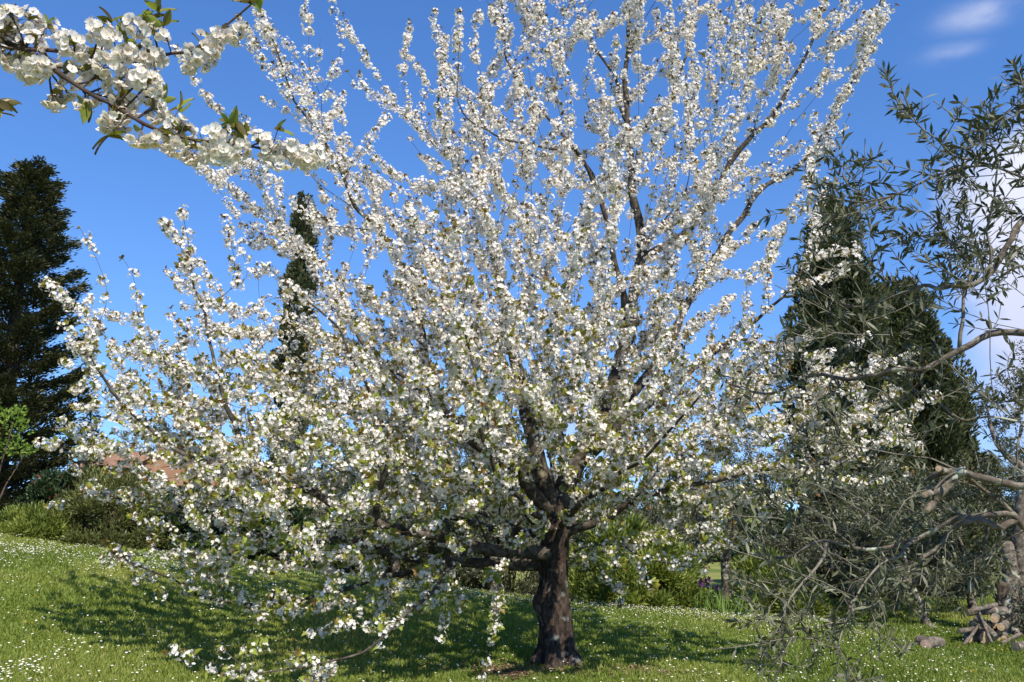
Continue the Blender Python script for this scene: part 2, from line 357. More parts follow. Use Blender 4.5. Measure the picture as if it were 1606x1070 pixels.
def build_grass():
    rng = np.random.default_rng(11); g = Geo()
    n = 620000
    # density follows distance: sample distance with 1/y weighting inside the view wedge
    y = 6.3 * (27 / 6.3) ** (rng.random(n) ** 1.15); x = (rng.random(n) * 2 - 1) * (0.66 * y + 0.6)
    lm = litter_mask(x, y)
    keep = (rng.random(n) > np.clip(lm * 1.3, 0, 0.93)) & ~((x < 2.5) & (y > 17.5))
    x = x[keep]; y = y[keep]; n = len(x)
    pos = np.stack([x, y, hgt(x, y) - 0.005], -1)
    pn = vnoise(x * 0.55 + 5, y * 0.55 + 9); pn2 = vnoise(x * 2.3 + 20, y * 2.3 + 4)
    h = (0.028 + 0.045 * rng.random(n)) * (0.65 + 0.7 * pn2) * (1 + 0.25 * sm(12, 20, y))
    lean = rdir(n, rng) * 0.6; lean[:, 2] = 1.0
    yv = unit(lean); fr = frames_yz(yv, rdir(n, rng))
    tint = np.clip(0.15 + 0.75 * (pn - 0.25) + 0.25 * rng.normal(size=n) * 0.8 + 0.15 * (pn2 - .5), 0, 1)
    wd = (0.005 + 0.004 * rng.random(n)) * (1 + 0.09 * (y - 8))
    bv = np.array([(-1, 0, 0), (1, 0, 0), (.7, .55, .06), (0, 1, .22), (-.7, .55, .06)])
    g.batch(bv, [(0, 1, 2, 4)], [(4, 2, 3)], pos, fr, np.stack([wd, h, h], -1), tint)
    tag(g.build('grass', m_grass), kind='stuff')
build_grass()

def build_litter():
    rng = np.random.default_rng(5); g = Geo(); n = 1500
    x = np.concatenate([rng.normal(-0.05, .42, n), rng.normal(1.25, .36, n // 2)]); y = np.concatenate([rng.normal(8.9, .22, n), rng.normal(9.1, .17, n // 2)])
    n = len(x); pos = np.stack([x, y, hgt(x, y) + 0.004 + 0.015 * rng.random(n)], -1)
    z = rdir(n, rng) * 0.5; z[:, 2] = 1
    g.batch(LEAF_V, LEAF_Q, LEAF_T, pos, frames_z(z, rng), 0.025 + 0.03 * rng.random(n), rng.random(n))
    tag(g.build('leaf_litter', leaf_mat('dry_leaf', [(0, (0.07, 0.038, 0.022)), (0.6, (0.18, 0.11, 0.07)), (1, (0.30, 0.21, 0.14))], rough=.8, trans=.1)), kind='stuff')
build_litter()

def build_daisies():
    rng = np.random.default_rng(21); g = Geo(); gs = Geo()
    n = 110000
    y = 6.5 * (25 / 6.5) ** rng.random(n); x = (rng.random(n) * 2 - 1) * (0.63 * y + 0.5)
    a = vnoise(x * 0.9 + 3, y * 0.65 + 30); b_ = np.clip(vnoise(x * 3.1 + 13, y * 2.2 + 7) * 1.8 - .55, 0, 1.2)
    left = 1 - sm(-4.5, -1.5, x); right = sm(0.6, 1.6, x)
    pr = 0.012 + left * (0.02 + 0.85 * np.clip(a - 0.52, 0, 1) * 2.2 * b_) + left * 0.45 * sm(11.5, 14.5, y) * b_
    pr += right * (0.02 + 0.09 * np.clip(a - .35, 0, 1) + 0.75 * np.exp(-((y - 15.3) / 0.7) ** 2) + 0.25 * np.exp(-((y - 13.6) / 1.0) ** 2) * a) * (1 - 0.8 * sm(5.2, 6.6, x))
    mid = (1 - left) * (1 - right); pr += mid * (0.02 + 0.3 * sm(13.5, 15, y))
    keep = (rng.random(n) < pr * 0.8) & (litter_mask(x, y) < 0.45) & (y < 17)
    x = x[keep]; y = y[keep]; n = len(x)
    h = 0.04 + 0.04 * rng.random(n); gz = hgt(x, y)
    pos = np.stack([x, y, gz + h], -1)
    z = rdir(n, rng) * 0.35; z[:, 2] = 1; z = unit(z + TO_SUN * 0.5)
    k = 9; v = [(0, 0, 0.12)] + [(cos(i * 2 * pi / k) * (1 if i % 2 else .86), sin(i * 2 * pi / k) * (1 if i % 2 else .86), 0) for i in range(k)]
    fr = frames_z(z, rng); r = 0.0075 + 0.005 * rng.random(n)
    g.batch(v, None, [(0, 1 + i, 1 + (i + 1) % k) for i in range(k)], pos, fr, r, rng.random(n), 0)
    v2 = [(cos(i * pi / 3) * .34, sin(i * pi / 3) * .34, .16) for i in range(6)] + [(0, 0, .26)]
    g.batch(v2, None, [(6, i, (i + 1) % 6) for i in range(6)], pos, fr, r, 0.5, 1)
    d = unit(z * 0.2 + np.array([0, 0, 1])); frs = frames_yz(d, rdir(n, rng))
    sv = np.array([(-.0012, -1, 0), (.0012, -1, 0), (.0012, 0, 0), (-.0012, 0, 0)])
    g.batch(sv, [(0, 1, 2, 3)], None, pos, frs, np.stack([np.full(n, 1.0), h, h], -1), 0.5, 2)
    tag(g.build('daisies', [m_daisy, m_yellow, m_green]), kind='stuff')
build_daisies()

# ------------------------------------------------------------------ branching trees
class Skel: pass
def grow(limbs, targets, seed=0, bf=0.25, step=0.09, turn=0.9, rtwig=0.0032, rexp=0.46, up=0.0, shoot=None, wob=0.022):
    """limbs: list of (pts [(x,y,z)], r0, r1, join) - targets: (n,3). Greedy tree that joins each target to the nearest
    grown node, weighing distance, path length and turning. Returns a Skel with pos, par, limb, rad."""
    rng = np.random.default_rng(seed)
    pos, par, limb, rfix, path, dirs = [], [], [], [], [], []
    for li, (pts, r0, r1, join) in enumerate(limbs):
        P = spline(pts, step)
        if join is not None and len(P) > 6:   # crooked growth
            kk = rng.normal(size=(len(P) // 4 + 3, 3)) * wob; xi = np.linspace(0, len(kk) - 1, len(P)); P = P + np.stack([np.interp(xi, np.arange(len(kk)), kk[:, c]) for c in range(3)], -1) * np.minimum(1, np.arange(len(P)) / 4)[:, None]
        if join is not None:
            pp = np.array(pos); ok = np.array([l == join for l in limb]); dd = np.linalg.norm(pp - P[0], axis=1); dd[~ok] = 1e9
            p = int(dd.argmin())
            if dd[p] < 0.05: P = P[1:]
        else: p = -1
        for k, q in enumerate(P):
            i = len(pos); pos.append(q); par.append(p); limb.append(li); rfix.append(r1 + (r0 - r1) * (1 - k / max(1, len(P) - 1)) ** 1.45)
            path.append(0 if p < 0 else path[p] + np.linalg.norm(q - pos[p]))
            dirs.append(unit(q - pos[p]) if p >= 0 else np.array([0, 0, 1.0])); p = i
    n0 = len(pos)
    T = np.asarray(targets, float); nT = len(T)
    best = np.full(nT, 1e9); bi = np.zeros(nT, int); used = np.zeros(nT, bool)
    def relax(i):
        nonlocal best, bi
        v = T - pos[i]; d = np.linalg.norm(v, axis=1) + 1e-9
        c = d * (1 + turn * 0.5 * (1 - (v @ dirs[i]) / d)) + bf * path[i]
        m = c < best; best = np.where(m, c, best); bi = np.where(m, i, bi)
    for i in range(n0): relax(i)
    for _ in range(nT):
        j = int(np.where(used, 1e9, best).argmin()); used[j] = True; p = int(bi[j]); q = T[j]
        d = np.linalg.norm(q - pos[p]); k = max(1, int(d / 0.16 + .5)); a = np.array(pos[p]); d0 = dirs[p]
        # bent connection leaving along the parent's direction
        c1 = a + d0 * d * 0.25 + np.array([0, 0, up * d]); 
        for s_ in range(1, k + 1):
            t = s_ / k; pt = (1 - t) ** 2 * a + 2 * t * (1 - t) * (0.5 * c1 + 0.5 * (a + q) / 2) + t * t * q
            i = len(pos); pos.append(pt); par.append(p); limb.append(limb[p]); rfix.append(0)
            path.append(path[p] + np.linalg.norm(pt - pos[p])); dirs.append(unit(pt - pos[p])); p = i
        relax(p)
    if shoot:
        kids = np.bincount(np.array([q for q in par if q >= 0]), minlength=len(pos))
        for i in [i for i in range(len(pos)) if kids[i] == 0]:
            Ls = shoot['len'](np.array(pos[i]), rng)
            if Ls < 0.05: continue
            d = unit(dirs[i] * shoot['keep'] + (unit(np.array(pos[i]) - shoot['hub']) * shoot['fan'] if 'hub' in shoot else 0) + np.array([0, 0, shoot['up']]) + rng.normal(size=3) * shoot['wild']); p = i; k = max(2, int(Ls / 0.1)); q = np.array(pos[i])
            for _ in range(k):
                d = unit(d + np.array([0, 0, shoot['curl']]) + rng.normal(size=3) * 0.05); q = q + d * Ls / k
                j = len(pos); pos.append(q); par.append(p); limb.append(limb[p]); rfix.append(0); path.append(path[p] + Ls / k); dirs.append(d); p = j
    s = Skel(); s.pos = np.array(pos); s.par = np.array(par); s.limb = np.array(limb); s.n0 = n0; s.path = np.array(path); s.seedr = np.array(rfix)
    n = len(pos); tips = np.zeros(n); kids = [[] for _ in range(n)]
    for i in range(n):
        if s.par[i] >= 0: kids[s.par[i]].append(i)
    for i in range(n - 1, -1, -1):
        if not kids[i]: tips[i] = 1
        if s.par[i] >= 0: tips[s.par[i]] += tips[i]
    # smoothing of the grown part
    for _ in range(2):
        new = s.pos.copy()
        for i in range(n0, n):
            if kids[i]:
                new[i] = 0.5 * s.pos[i] + 0.25 * s.pos[s.par[i]] + 0.25 * np.mean([s.pos[k] for k in kids[i]], axis=0)
        s.pos = new
    s.rad = rtwig * tips ** rexp
    s.rad = np.where(s.seedr > 0, np.maximum(s.seedr, s.rad * 0.6), s.rad)
    for i in range(n0, n): s.rad[i] = min(s.rad[i], s.rad[s.par[i]] * 0.85)
    s.tips = tips; s.kids = kids
    td = np.zeros(n)
    for i in range(n - 1, -1, -1):
        if s.par[i] >= 0: td[s.par[i]] = max(td[s.par[i]], td[i] + np.linalg.norm(s.pos[i] - s.pos[s.par[i]]))
    s.td = td
    return s
def skel_chains(s):
    out = []; n = len(s.pos)
    heads = [i for i in range(n) if s.par[i] < 0] 
    stack = [(h, -1) for h in heads]
    while stack:
        i, p = stack.pop(); ch = [p, i] if p >= 0 else [i]
        while s.kids[i]:
            ks = s.kids[i]; same = [k for k in ks if s.limb[k] == s.limb[i] and s.seedr[k] > 0 and s.seedr[i] > 0]
            m = same[0] if same else max([k for k in ks], key=lambda k: (s.limb[k] == s.limb[i], s.rad[k]))
            for k in ks:
                if k != m: stack.append((k, i))
            if s.limb[m] != s.limb[i]: stack.append((m, i)); break
            ch.append(m); i = m
        out.append(ch)
    return out
def wood(s, which, split=None, sides=None, noise=0.04):
    """geometry of the chains whose limb is in `which` -> (thick Geo, twig Geo)"""
    gb, gt = Geo(), Geo()
    for ch in skel_chains(s):
        body = ch[1] if len(ch) > 1 and s.par[ch[0]] != -1 and s.par[ch[1]] == ch[0] else ch[0]
        if s.limb[body] not in which or len(ch) < 2: continue
        P = s.pos[ch]; R = s.rad[ch].copy()
        if s.par[ch[1]] == ch[0] and ch[0] != ch[1] and R[0] > R[1] * 1.15: R[0] = R[1] * 1.1
        rm = R.max(); sd_ = 12 if rm > 0.05 else 8 if rm > 0.02 else 5 if rm > 0.008 else 4
        tube(gb if rm > 0.011 else gt, P, np.maximum(R, 0.0022), sd_, noise=noise if rm > 0.02 else 0)
    return gb, gt

def blossoms(s, which, gF, gL, rng, spacing, dens, fl=0.0180, lowleaf=None, rmax=0.05, csize=1.0):
    idx = np.where((s.par >= 0) & np.isin(s.limb, which) & (s.rad < rmax))[0]
    a = s.pos[s.par[idx]]; b_ = s.pos[idx]; ln = np.linalg.norm(b_ - a, axis=1)
    cnt = rng.poisson(ln / spacing * dens(b_, s.td[idx]) * np.clip(.02 / s.rad[idx], .3, 1))
    e = np.repeat(np.arange(len(idx)), cnt); n = len(e)
    if n == 0: return
    t = rng.random(n)[:, None]; p0 = a[e] * (1 - t) + b_[e] * t; ax = unit(b_ - a)[e]
    d = rdir(n, rng); d = unit(d - ax * np.sum(d * ax, 1, keepdims=True) + ax * 0.35 + np.array([0, 0, 0.12]))
    spur = p0 + d * (0.008 + 0.024 * rng.random((n, 1)))
    nf = rng.integers(9, 15, n); ee = np.repeat(np.arange(n), nf); m = len(ee)
    dd = d[ee]; perp = rdir(m, rng); perp = unit(perp - dd * np.sum(perp * dd, 1, keepdims=True))
    th = np.radians(15 + 100 * rng.random((m, 1)) ** 0.8)
    r = unit(dd * np.cos(th) + perp * np.sin(th) + np.array([0, 0, -0.10]))
    csz = (0.75 + 0.5 * rng.random(n))[ee][:, None] * csize
    fp = spur[ee] + r * (0.038 + 0.014 * rng.random((m, 1))) * csz
    fz = unit(r + rng.normal(size=(m, 3)) * 0.22)
    gF.batch(FL_V, FL_Q, None, fp, frames_z(fz, rng), fl * (0.85 + 0.35 * rng.random(m)), np.clip(0.65 + 0.3 * rng.normal(size=m), 0, 1))
    # young leaves in the middle of the rosettes, bigger and greener low in the crown
    lo = lowleaf(p0) if lowleaf is not None else np.zeros(n)
    nl = rng.poisson(1.9 + 3.0 * lo); ee = np.repeat(np.arange(n), nl); m = len(ee)
    dd = unit(d[ee] + rng.normal(size=(m, 3)) * 0.5 + np.array([0, 0, 0.25]))
    fr = frames_yz(dd, rdir(m, rng) + d[ee] * 0.3)
    sz = (0.026 + 0.026 * rng.random(m)) * (1 + 0.75 * lo[ee])
    gL.batch(LEAF_V, LEAF_Q, LEAF_T, spur[ee] + dd * 0.012, fr, sz, np.clip(0.25 + 0.5 * lo[ee] + 0.2 * rng.normal(size=m), 0, 1))
def tip_tufts(s, which, gL, rng, size=0.045, p=0.8):
    idx = [i for i in np.where(np.isin(s.limb, which))[0] if not s.kids[i] and rng.random() < p]
    if not idx: return
    idx = np.array(idx); d = unit(s.pos[idx] - s.pos[s.par[idx]]); e = np.repeat(np.arange(len(idx)), rng.integers(4, 8, len(idx))); m = len(e)
    dd = unit(d[e] * 0.7 + rdir(m, rng) * 0.8); fr = frames_yz(dd, d[e] + rdir(m, rng) * 0.3)
    gL.batch(LEAF_V, LEAF_Q, LEAF_T, s.pos[idx][e], fr, size * (0.6 + 0.7 * rng.random(m)), np.clip(0.22 + 0.2 * rng.normal(size=m), 0, 1))

def poisson_thin(P, r, rng):
    """keep points no closer than r (grid hashing)"""
    cell = {}; keep = []
    for i in rng.permutation(len(P)):
        c = tuple((P[i] / r).astype(int)); ok = True
        for dx in (-1, 0, 1):
            for dy in (-1, 0, 1):
                for dz in (-1, 0, 1):
                    for j in cell.get((c[0] + dx, c[1] + dy, c[2] + dz), ()):
                        if np.sum((P[i] - P[j]) ** 2) < r * r: ok = False; break
                    if not ok: break
                if not ok: break
            if not ok: break
        if ok: cell.setdefault(c, []).append(i); keep.append(i)
    return P[np.array(keep)]

# ------------------------------------------------------------------ the big cherry tree
DT = 9.35
BASE = at(876, 1040, DT); BASE[2] = float(hgt(BASE[0], BASE[1]))
def pl(*pp): return [at(x, y, DT + d) for x, y, d in pp]
CH = [
 ('trunk', [tuple(BASE - [0, 0, .12])] + pl((874, 1015, 0), (872, 960, 0), (870, 900, 0), (872, 840, 0), (872, 795, 0)), .20, .145, None),
 ('limb', pl((872, 800, 0), (898, 745, .1), (925, 690, .2), (955, 615, .3), (985, 535, .4), (998, 470, .45), (1000, 380, .5), (992, 300, .5), (986, 215, .5), (981, 150, .5), (984, 60, .5), (988, -40, .55), (990, -130, .6)), .115, .012, 0),
 ('limb', pl((866, 800, 0), (850, 750, -.1), (838, 700, -.1), (818, 620, .1), (805, 545, .3), (790, 470, .45), (770, 390, .6), (740, 310, .7), (705, 240, .8), (690, 170, .85), (700, 90, .85)), .105, .01, 0),
 ('limb', pl((866, 805, -.05), (835, 770, -.25), (800, 735, -.35), (755, 700, -.45), (702, 656, -.55), (681, 620, -.55), (668, 548, -.5), (656, 500, -.5), (630, 420, -.5), (590, 355, -.5), (560, 320, -.5), (531, 259, -.6), (485, 192, -.7), (452, 130, -.8), (428, 70, -.9)), .08, .008, 0),
 ('limb', pl((858, 868, -.1), (782, 867, -.3), (742, 855, -.45), (691, 840, -.6), (641, 833, -.75), (600, 818, -.9), (540, 801, -1.1), (498, 777, -1.2), (447, 760, -1.3), (377, 742, -1.45), (296, 710, -1.6), (240, 672, -1.7), (190, 630, -1.8), (160, 590, -1.85)), .075, .012, 0),
 ('limb', pl((856, 885, .05), (780, 885, .2), (700, 882, .35), (640, 872, .45), (580, 852, .5), (515, 842, .45), (437, 840, .3), (360, 828, .1), (320, 819, 0), (259, 800, -.1), (208, 783, -.2), (150, 778, -.3)), .07, .009, 0),
 ('limb', pl((862, 842, .1), (823, 834, .4), (775, 828, .8), (720, 818, 1.2), (650, 800, 1.6), (580, 770, 2.0), (500, 720, 2.3), (420, 670, 2.5)), .05, .012, 0),
 ('limb', pl((880, 842, 0), (905, 828, -.1), (935, 818, -.2), (962, 808, -.3), (992, 790, -.45), (1040, 772, -.6), (1090, 758, -.75), (1160, 745, -.9), (1240, 735, -1.0), (1320, 715, -1.1), (1390, 690, -1.2)), .05, .009, 0),
 ('limb', pl((905, 735, .1), (950, 690, 0), (1000, 645, -.2), (1060, 595, -.4), (1127, 545, -.55), (1177, 508, -.7), (1214, 474, -.8), (1248, 430, -.9), (1285, 380, -.9)), .062, .008, 1),
 ('limb', pl((930, 680, .2), (965, 645, .4), (1012, 590, .6), (1055, 525, .75), (1106, 427, .9), (1152, 357, 1.0), (1195, 296, 1.1), (1245, 262, 1.15), (1295, 205, 1.2), (1330, 140, 1.2), (1362, 70, 1.2), (1380, 0, 1.2), (1385, -60, 1.2)), .066, .008, 1),
 ('limb', pl((1000, 408, .5), (1040, 382, .4), (1080, 355, .3), (1112, 318, .2), (1150, 258, .1), (1180, 215, 0), (1222, 172, 0), (1250, 125, 0), (1275, 67, 0), (1292, 0, 0), (1300, -70, 0)), .05, .009, 1),
 ('limb', pl((985, 535, .4), (976, 490, .1), (974, 461, 0), (955, 370, -.2), (938, 300, -.3), (906, 240, -.4), (870, 198, -.45), (829, 148, -.5), (799, 94, -.5), (788, 30, -.5), (780, -30, -.5)), .045, .008, 1),
 ('limb', pl((755, 700, -.45), (730, 672, -.2), (690, 640, 0), (640, 600, .4), (590, 560, .8), (540, 500, 1.1), (500, 440, 1.3), (460, 380, 1.4), (400, 330, 1.5), (350, 280, 1.5)), .05, .008, 3),
 ('limb', pl((590, 815, -.92), (590, 808, -.95), (600, 760, -1.2), (612, 715, -1.3), (600, 656, -1.4), (575, 600, -1.5), (540, 540, -1.6), (500, 490, -1.7), (450, 450, -1.7)), .034, .008, 4),
 ('limb', pl((377, 742, -1.45), (380, 692, -1.5), (353, 640, -1.6), (338, 560, -1.7), (318, 490, -1.7), (300, 400, -1.7)), .03, .007, 4),
 ('limb', pl((740, 858, -.45), (698, 902, -1.1), (668, 935, -1.5), (617, 979, -2.0), (567, 1018, -2.3), (500, 1045, -2.5), (390, 1052, -2.6)), .024, .006, 4),
 ('limb', pl((700, 882, .35), (640, 895, 0), (560, 918, -.3), (500, 935, -.5), (437, 950, -.7), (336, 938, -.9), (260, 910, -1.0), (185, 868, -1.1)), .034, .007, 5),
 ('limb', pl((866, 830, -.1), (850, 812, -.8), (820, 790, -1.5), (790, 760, -2.0), (760, 700, -2.4), (750, 630, -2.6), (740, 560, -2.7), (730, 500, -2.7)), .045, .009, 0),
 ('limb', pl((880, 825, -.1), (905, 800, -.8), (950, 765, -1.5), (1010, 720, -2.1), (1060, 670, -2.4), (1100, 620, -2.6), (1130, 570, -2.6)), .04, .008, 0),
 ('limb', pl((880, 815, .1), (910, 780, 1.0), (960, 740, 1.8), (1030, 690, 2.4), (1090, 620, 2.8), (1150, 540, 3.0)), .05, .009, 0),
 ('limb', pl((893, 876, 0), (910, 856, -.2), (944, 855, -.4), (977, 864, -.5), (1030, 880, -.6), (1080, 890, -.7)), .016, .006, 0),
 ('limb', pl((986, 212, .5), (1031, 182, .4), (1065, 118, .3), (1082, 70, .3), (1098, 10, .3), (1110, -60, .3)), .026, .007, 1),
 ('limb', pl((980, 190, .5), (954, 108, .6), (920, 50, .7), (893, -10, .7), (880, -70, .7)), .022, .006, 1),
 ('limb', pl((938, 300, -.3), (903, 240, -.6), (860, 232, -.9), (819, 222, -1.1), (775, 212, -1.2), (725, 165, -1.2), (720, 100, -1.2)), .022, .006, 11),
]
SPIKES = [  # bloom-covered shoots that stand out of the outline
 [(145, 520, -1.85), (172, 470, -1.85), (152, 405, -1.85)], [(160, 520, -1.8), (125, 500, -1.8), (112, 480, -1.8)], [(160, 590, -1.85), (140, 560, -1.9), (128, 545, -1.9)],
 [(225, 560, -1.7), (215, 500, -1.7), (214, 435, -1.7)], [(300, 440, -1.7), (298, 385, -1.7)], [(200, 690, -1.6), (150, 715, -1.6), (95, 700, -1.6)], [(190, 640, -1.8), (150, 620, -1.8), (132, 560, -1.8)],
 [(150, 760, -.5), (120, 790, -.5)], [(345, 470, -1.6), (395, 435, -1.6), (375, 420, -1.6)],
 [(410, 400, 1.4), (360, 320, 1.4), (300, 250, 1.4)], [(440, 330, 1.3), (436, 270, 1.3)], [(520, 245, -.6), (450, 240, -.7), (380, 195, -.8), (330, 160, -.8), (312, 130, -.8)],
 [(440, 140, -.8), (400, 80, -.9), (385, 45, -.9)], [(440, 110, -.8), (420, 50, -.9), (405, 12, -.9)], [(480, 110, -1.2), (485, 70, -1.2), (482, 20, -1.2)], [(505, 150, -1.0), (535, 90, -1), (530, 32, -1)],
 [(690, 240, .8), (640, 182, .8), (607, 148, .8), (575, 95, .8), (550, 55, .8)], [(640, 160, .6), (628, 120, .6), (640, 75, .6)], [(655, 190, .5), (670, 130, .5), (658, 110, .5)], [(700, 140, .85), (690, 90, .85), (688, 80, .85)], [(720, 120, -1.2), (722, 70, -1.2), (720, 42, -1.2)],
 [(765, 140, -.6), (748, 100, -.6), (742, 70, -.6)], [(788, 60, -.5), (768, 10, -.5)], [(850, 90, .5), (830, 40, .5), (815, -10, .5)], [(860, 60, -.3), (870, 20, -.3)],
 [(1085, 240, .4), (1078, 200, .4), (1083, 155, .4)], [(1140, 130, .2), (1140, 85, .2), (1145, 60, .2)], [(1160, 190, .2), (1180, 110, .2), (1205, 65, .2)], [(1230, 90, .1), (1210, 40, .1), (1195, -10, .1)], [(1110, 180, .3), (1125, 95, .3), (1118, 40, .3)],
 [(1330, 140, 1.2), (1352, 100, 1.2), (1362, 75, 1.2)], [(1290, 90, .4), (1320, 20, .4), (1335, -20, .4)], [(1280, 260, 1.1), (1296, 215, 1.1)], [(1265, 300, 1.0), (1285, 270, 1.0), (1300, 210, 1)], [(1240, 450, -.9), (1290, 440, -.9), (1310, 432, -.9)], [(1280, 400, -.9), (1276, 340, -.9)], [(1204, 460, -.8), (1202, 415, -.8)],
 [(390, 1052, -2.6), (345, 1045, -2.6), (322, 1035, -2.6)], [(500, 1045, -2.5), (450, 1028, -2.5), (436, 1022, -2.5)], [(530, 1035, -2.4), (500, 1060, -2.4), (480, 1068, -2.4)], [(617, 979, -2.0), (560, 985, -2.0), (500, 985, -2)],
 [(698, 902, -1.1), (700, 960, -1.3), (690, 1000, -1.3)], [(780, 900, -.6), (780, 960, -.8), (765, 1010, -.9), (758, 1050, -.9)], [(240, 905, -1), (205, 880, -1.1), (190, 868, -1.1)],
 [(1390, 690, -1.2), (1420, 650, -1.2)], [(1250, 740, -1), (1330, 760, -1), (1395, 745, -1)], [(1240, 735, -1.0), (1300, 690, -.8), (1370, 640, -.8)], [(1200, 560, -.6), (1280, 560, -.6), (1340, 540, -.6)],
]
OUTLINE = [(95, 690), (130, 715), (180, 740), (150, 775), (200, 800), (240, 830), (225, 880), (330, 950), (450, 985), (560, 1010), (640, 960), (760, 930), (840, 910), (860, 895), (920, 905), (1000, 930), (1050, 900), (1120, 870), (1200, 800),
 (1300, 765), (1390, 725), (1425, 650), (1390, 570), (1300, 560), (1230, 520), (1190, 480), (1225, 440), (1215, 385), (1260, 330), (1285, 250), (1300, 190), (1335, 130), (1362, 60), (1380, -20), (1370, -90), (1250, -150), (1100, -190), (950, -200), (820, -120), (775, -40),
 (785, 60), (760, 110), (725, 100), (690, 120), (655, 150), (620, 165), (575, 130), (520, 110), (480, 90), (440, 60), (405, 55), (400, 110), (445, 180), (430, 215), (360, 185), (330, 185), (370, 230), (310, 240), (345, 290), (385, 340), (420, 385), (455, 425), (440, 455), (380, 455), (345, 450),
 (320, 410), (290, 410), (275, 470), (240, 490), (200, 470), (165, 460), (120, 490), (150, 530), (135, 570), (155, 620), (130, 660)]
HOLES = [(300, 330, 60), (1215, 330, 40), (915, 470, 26), (565, 445, 30), (1140, 480, 30), (1240, 470, 40), (640, 250, 26), (805, 300, 26), (1050, 220, 22), (930, 180, 22), (1120, 130, 30), (240, 590, 22), (340, 590, 16), (1165, 400, 22)]

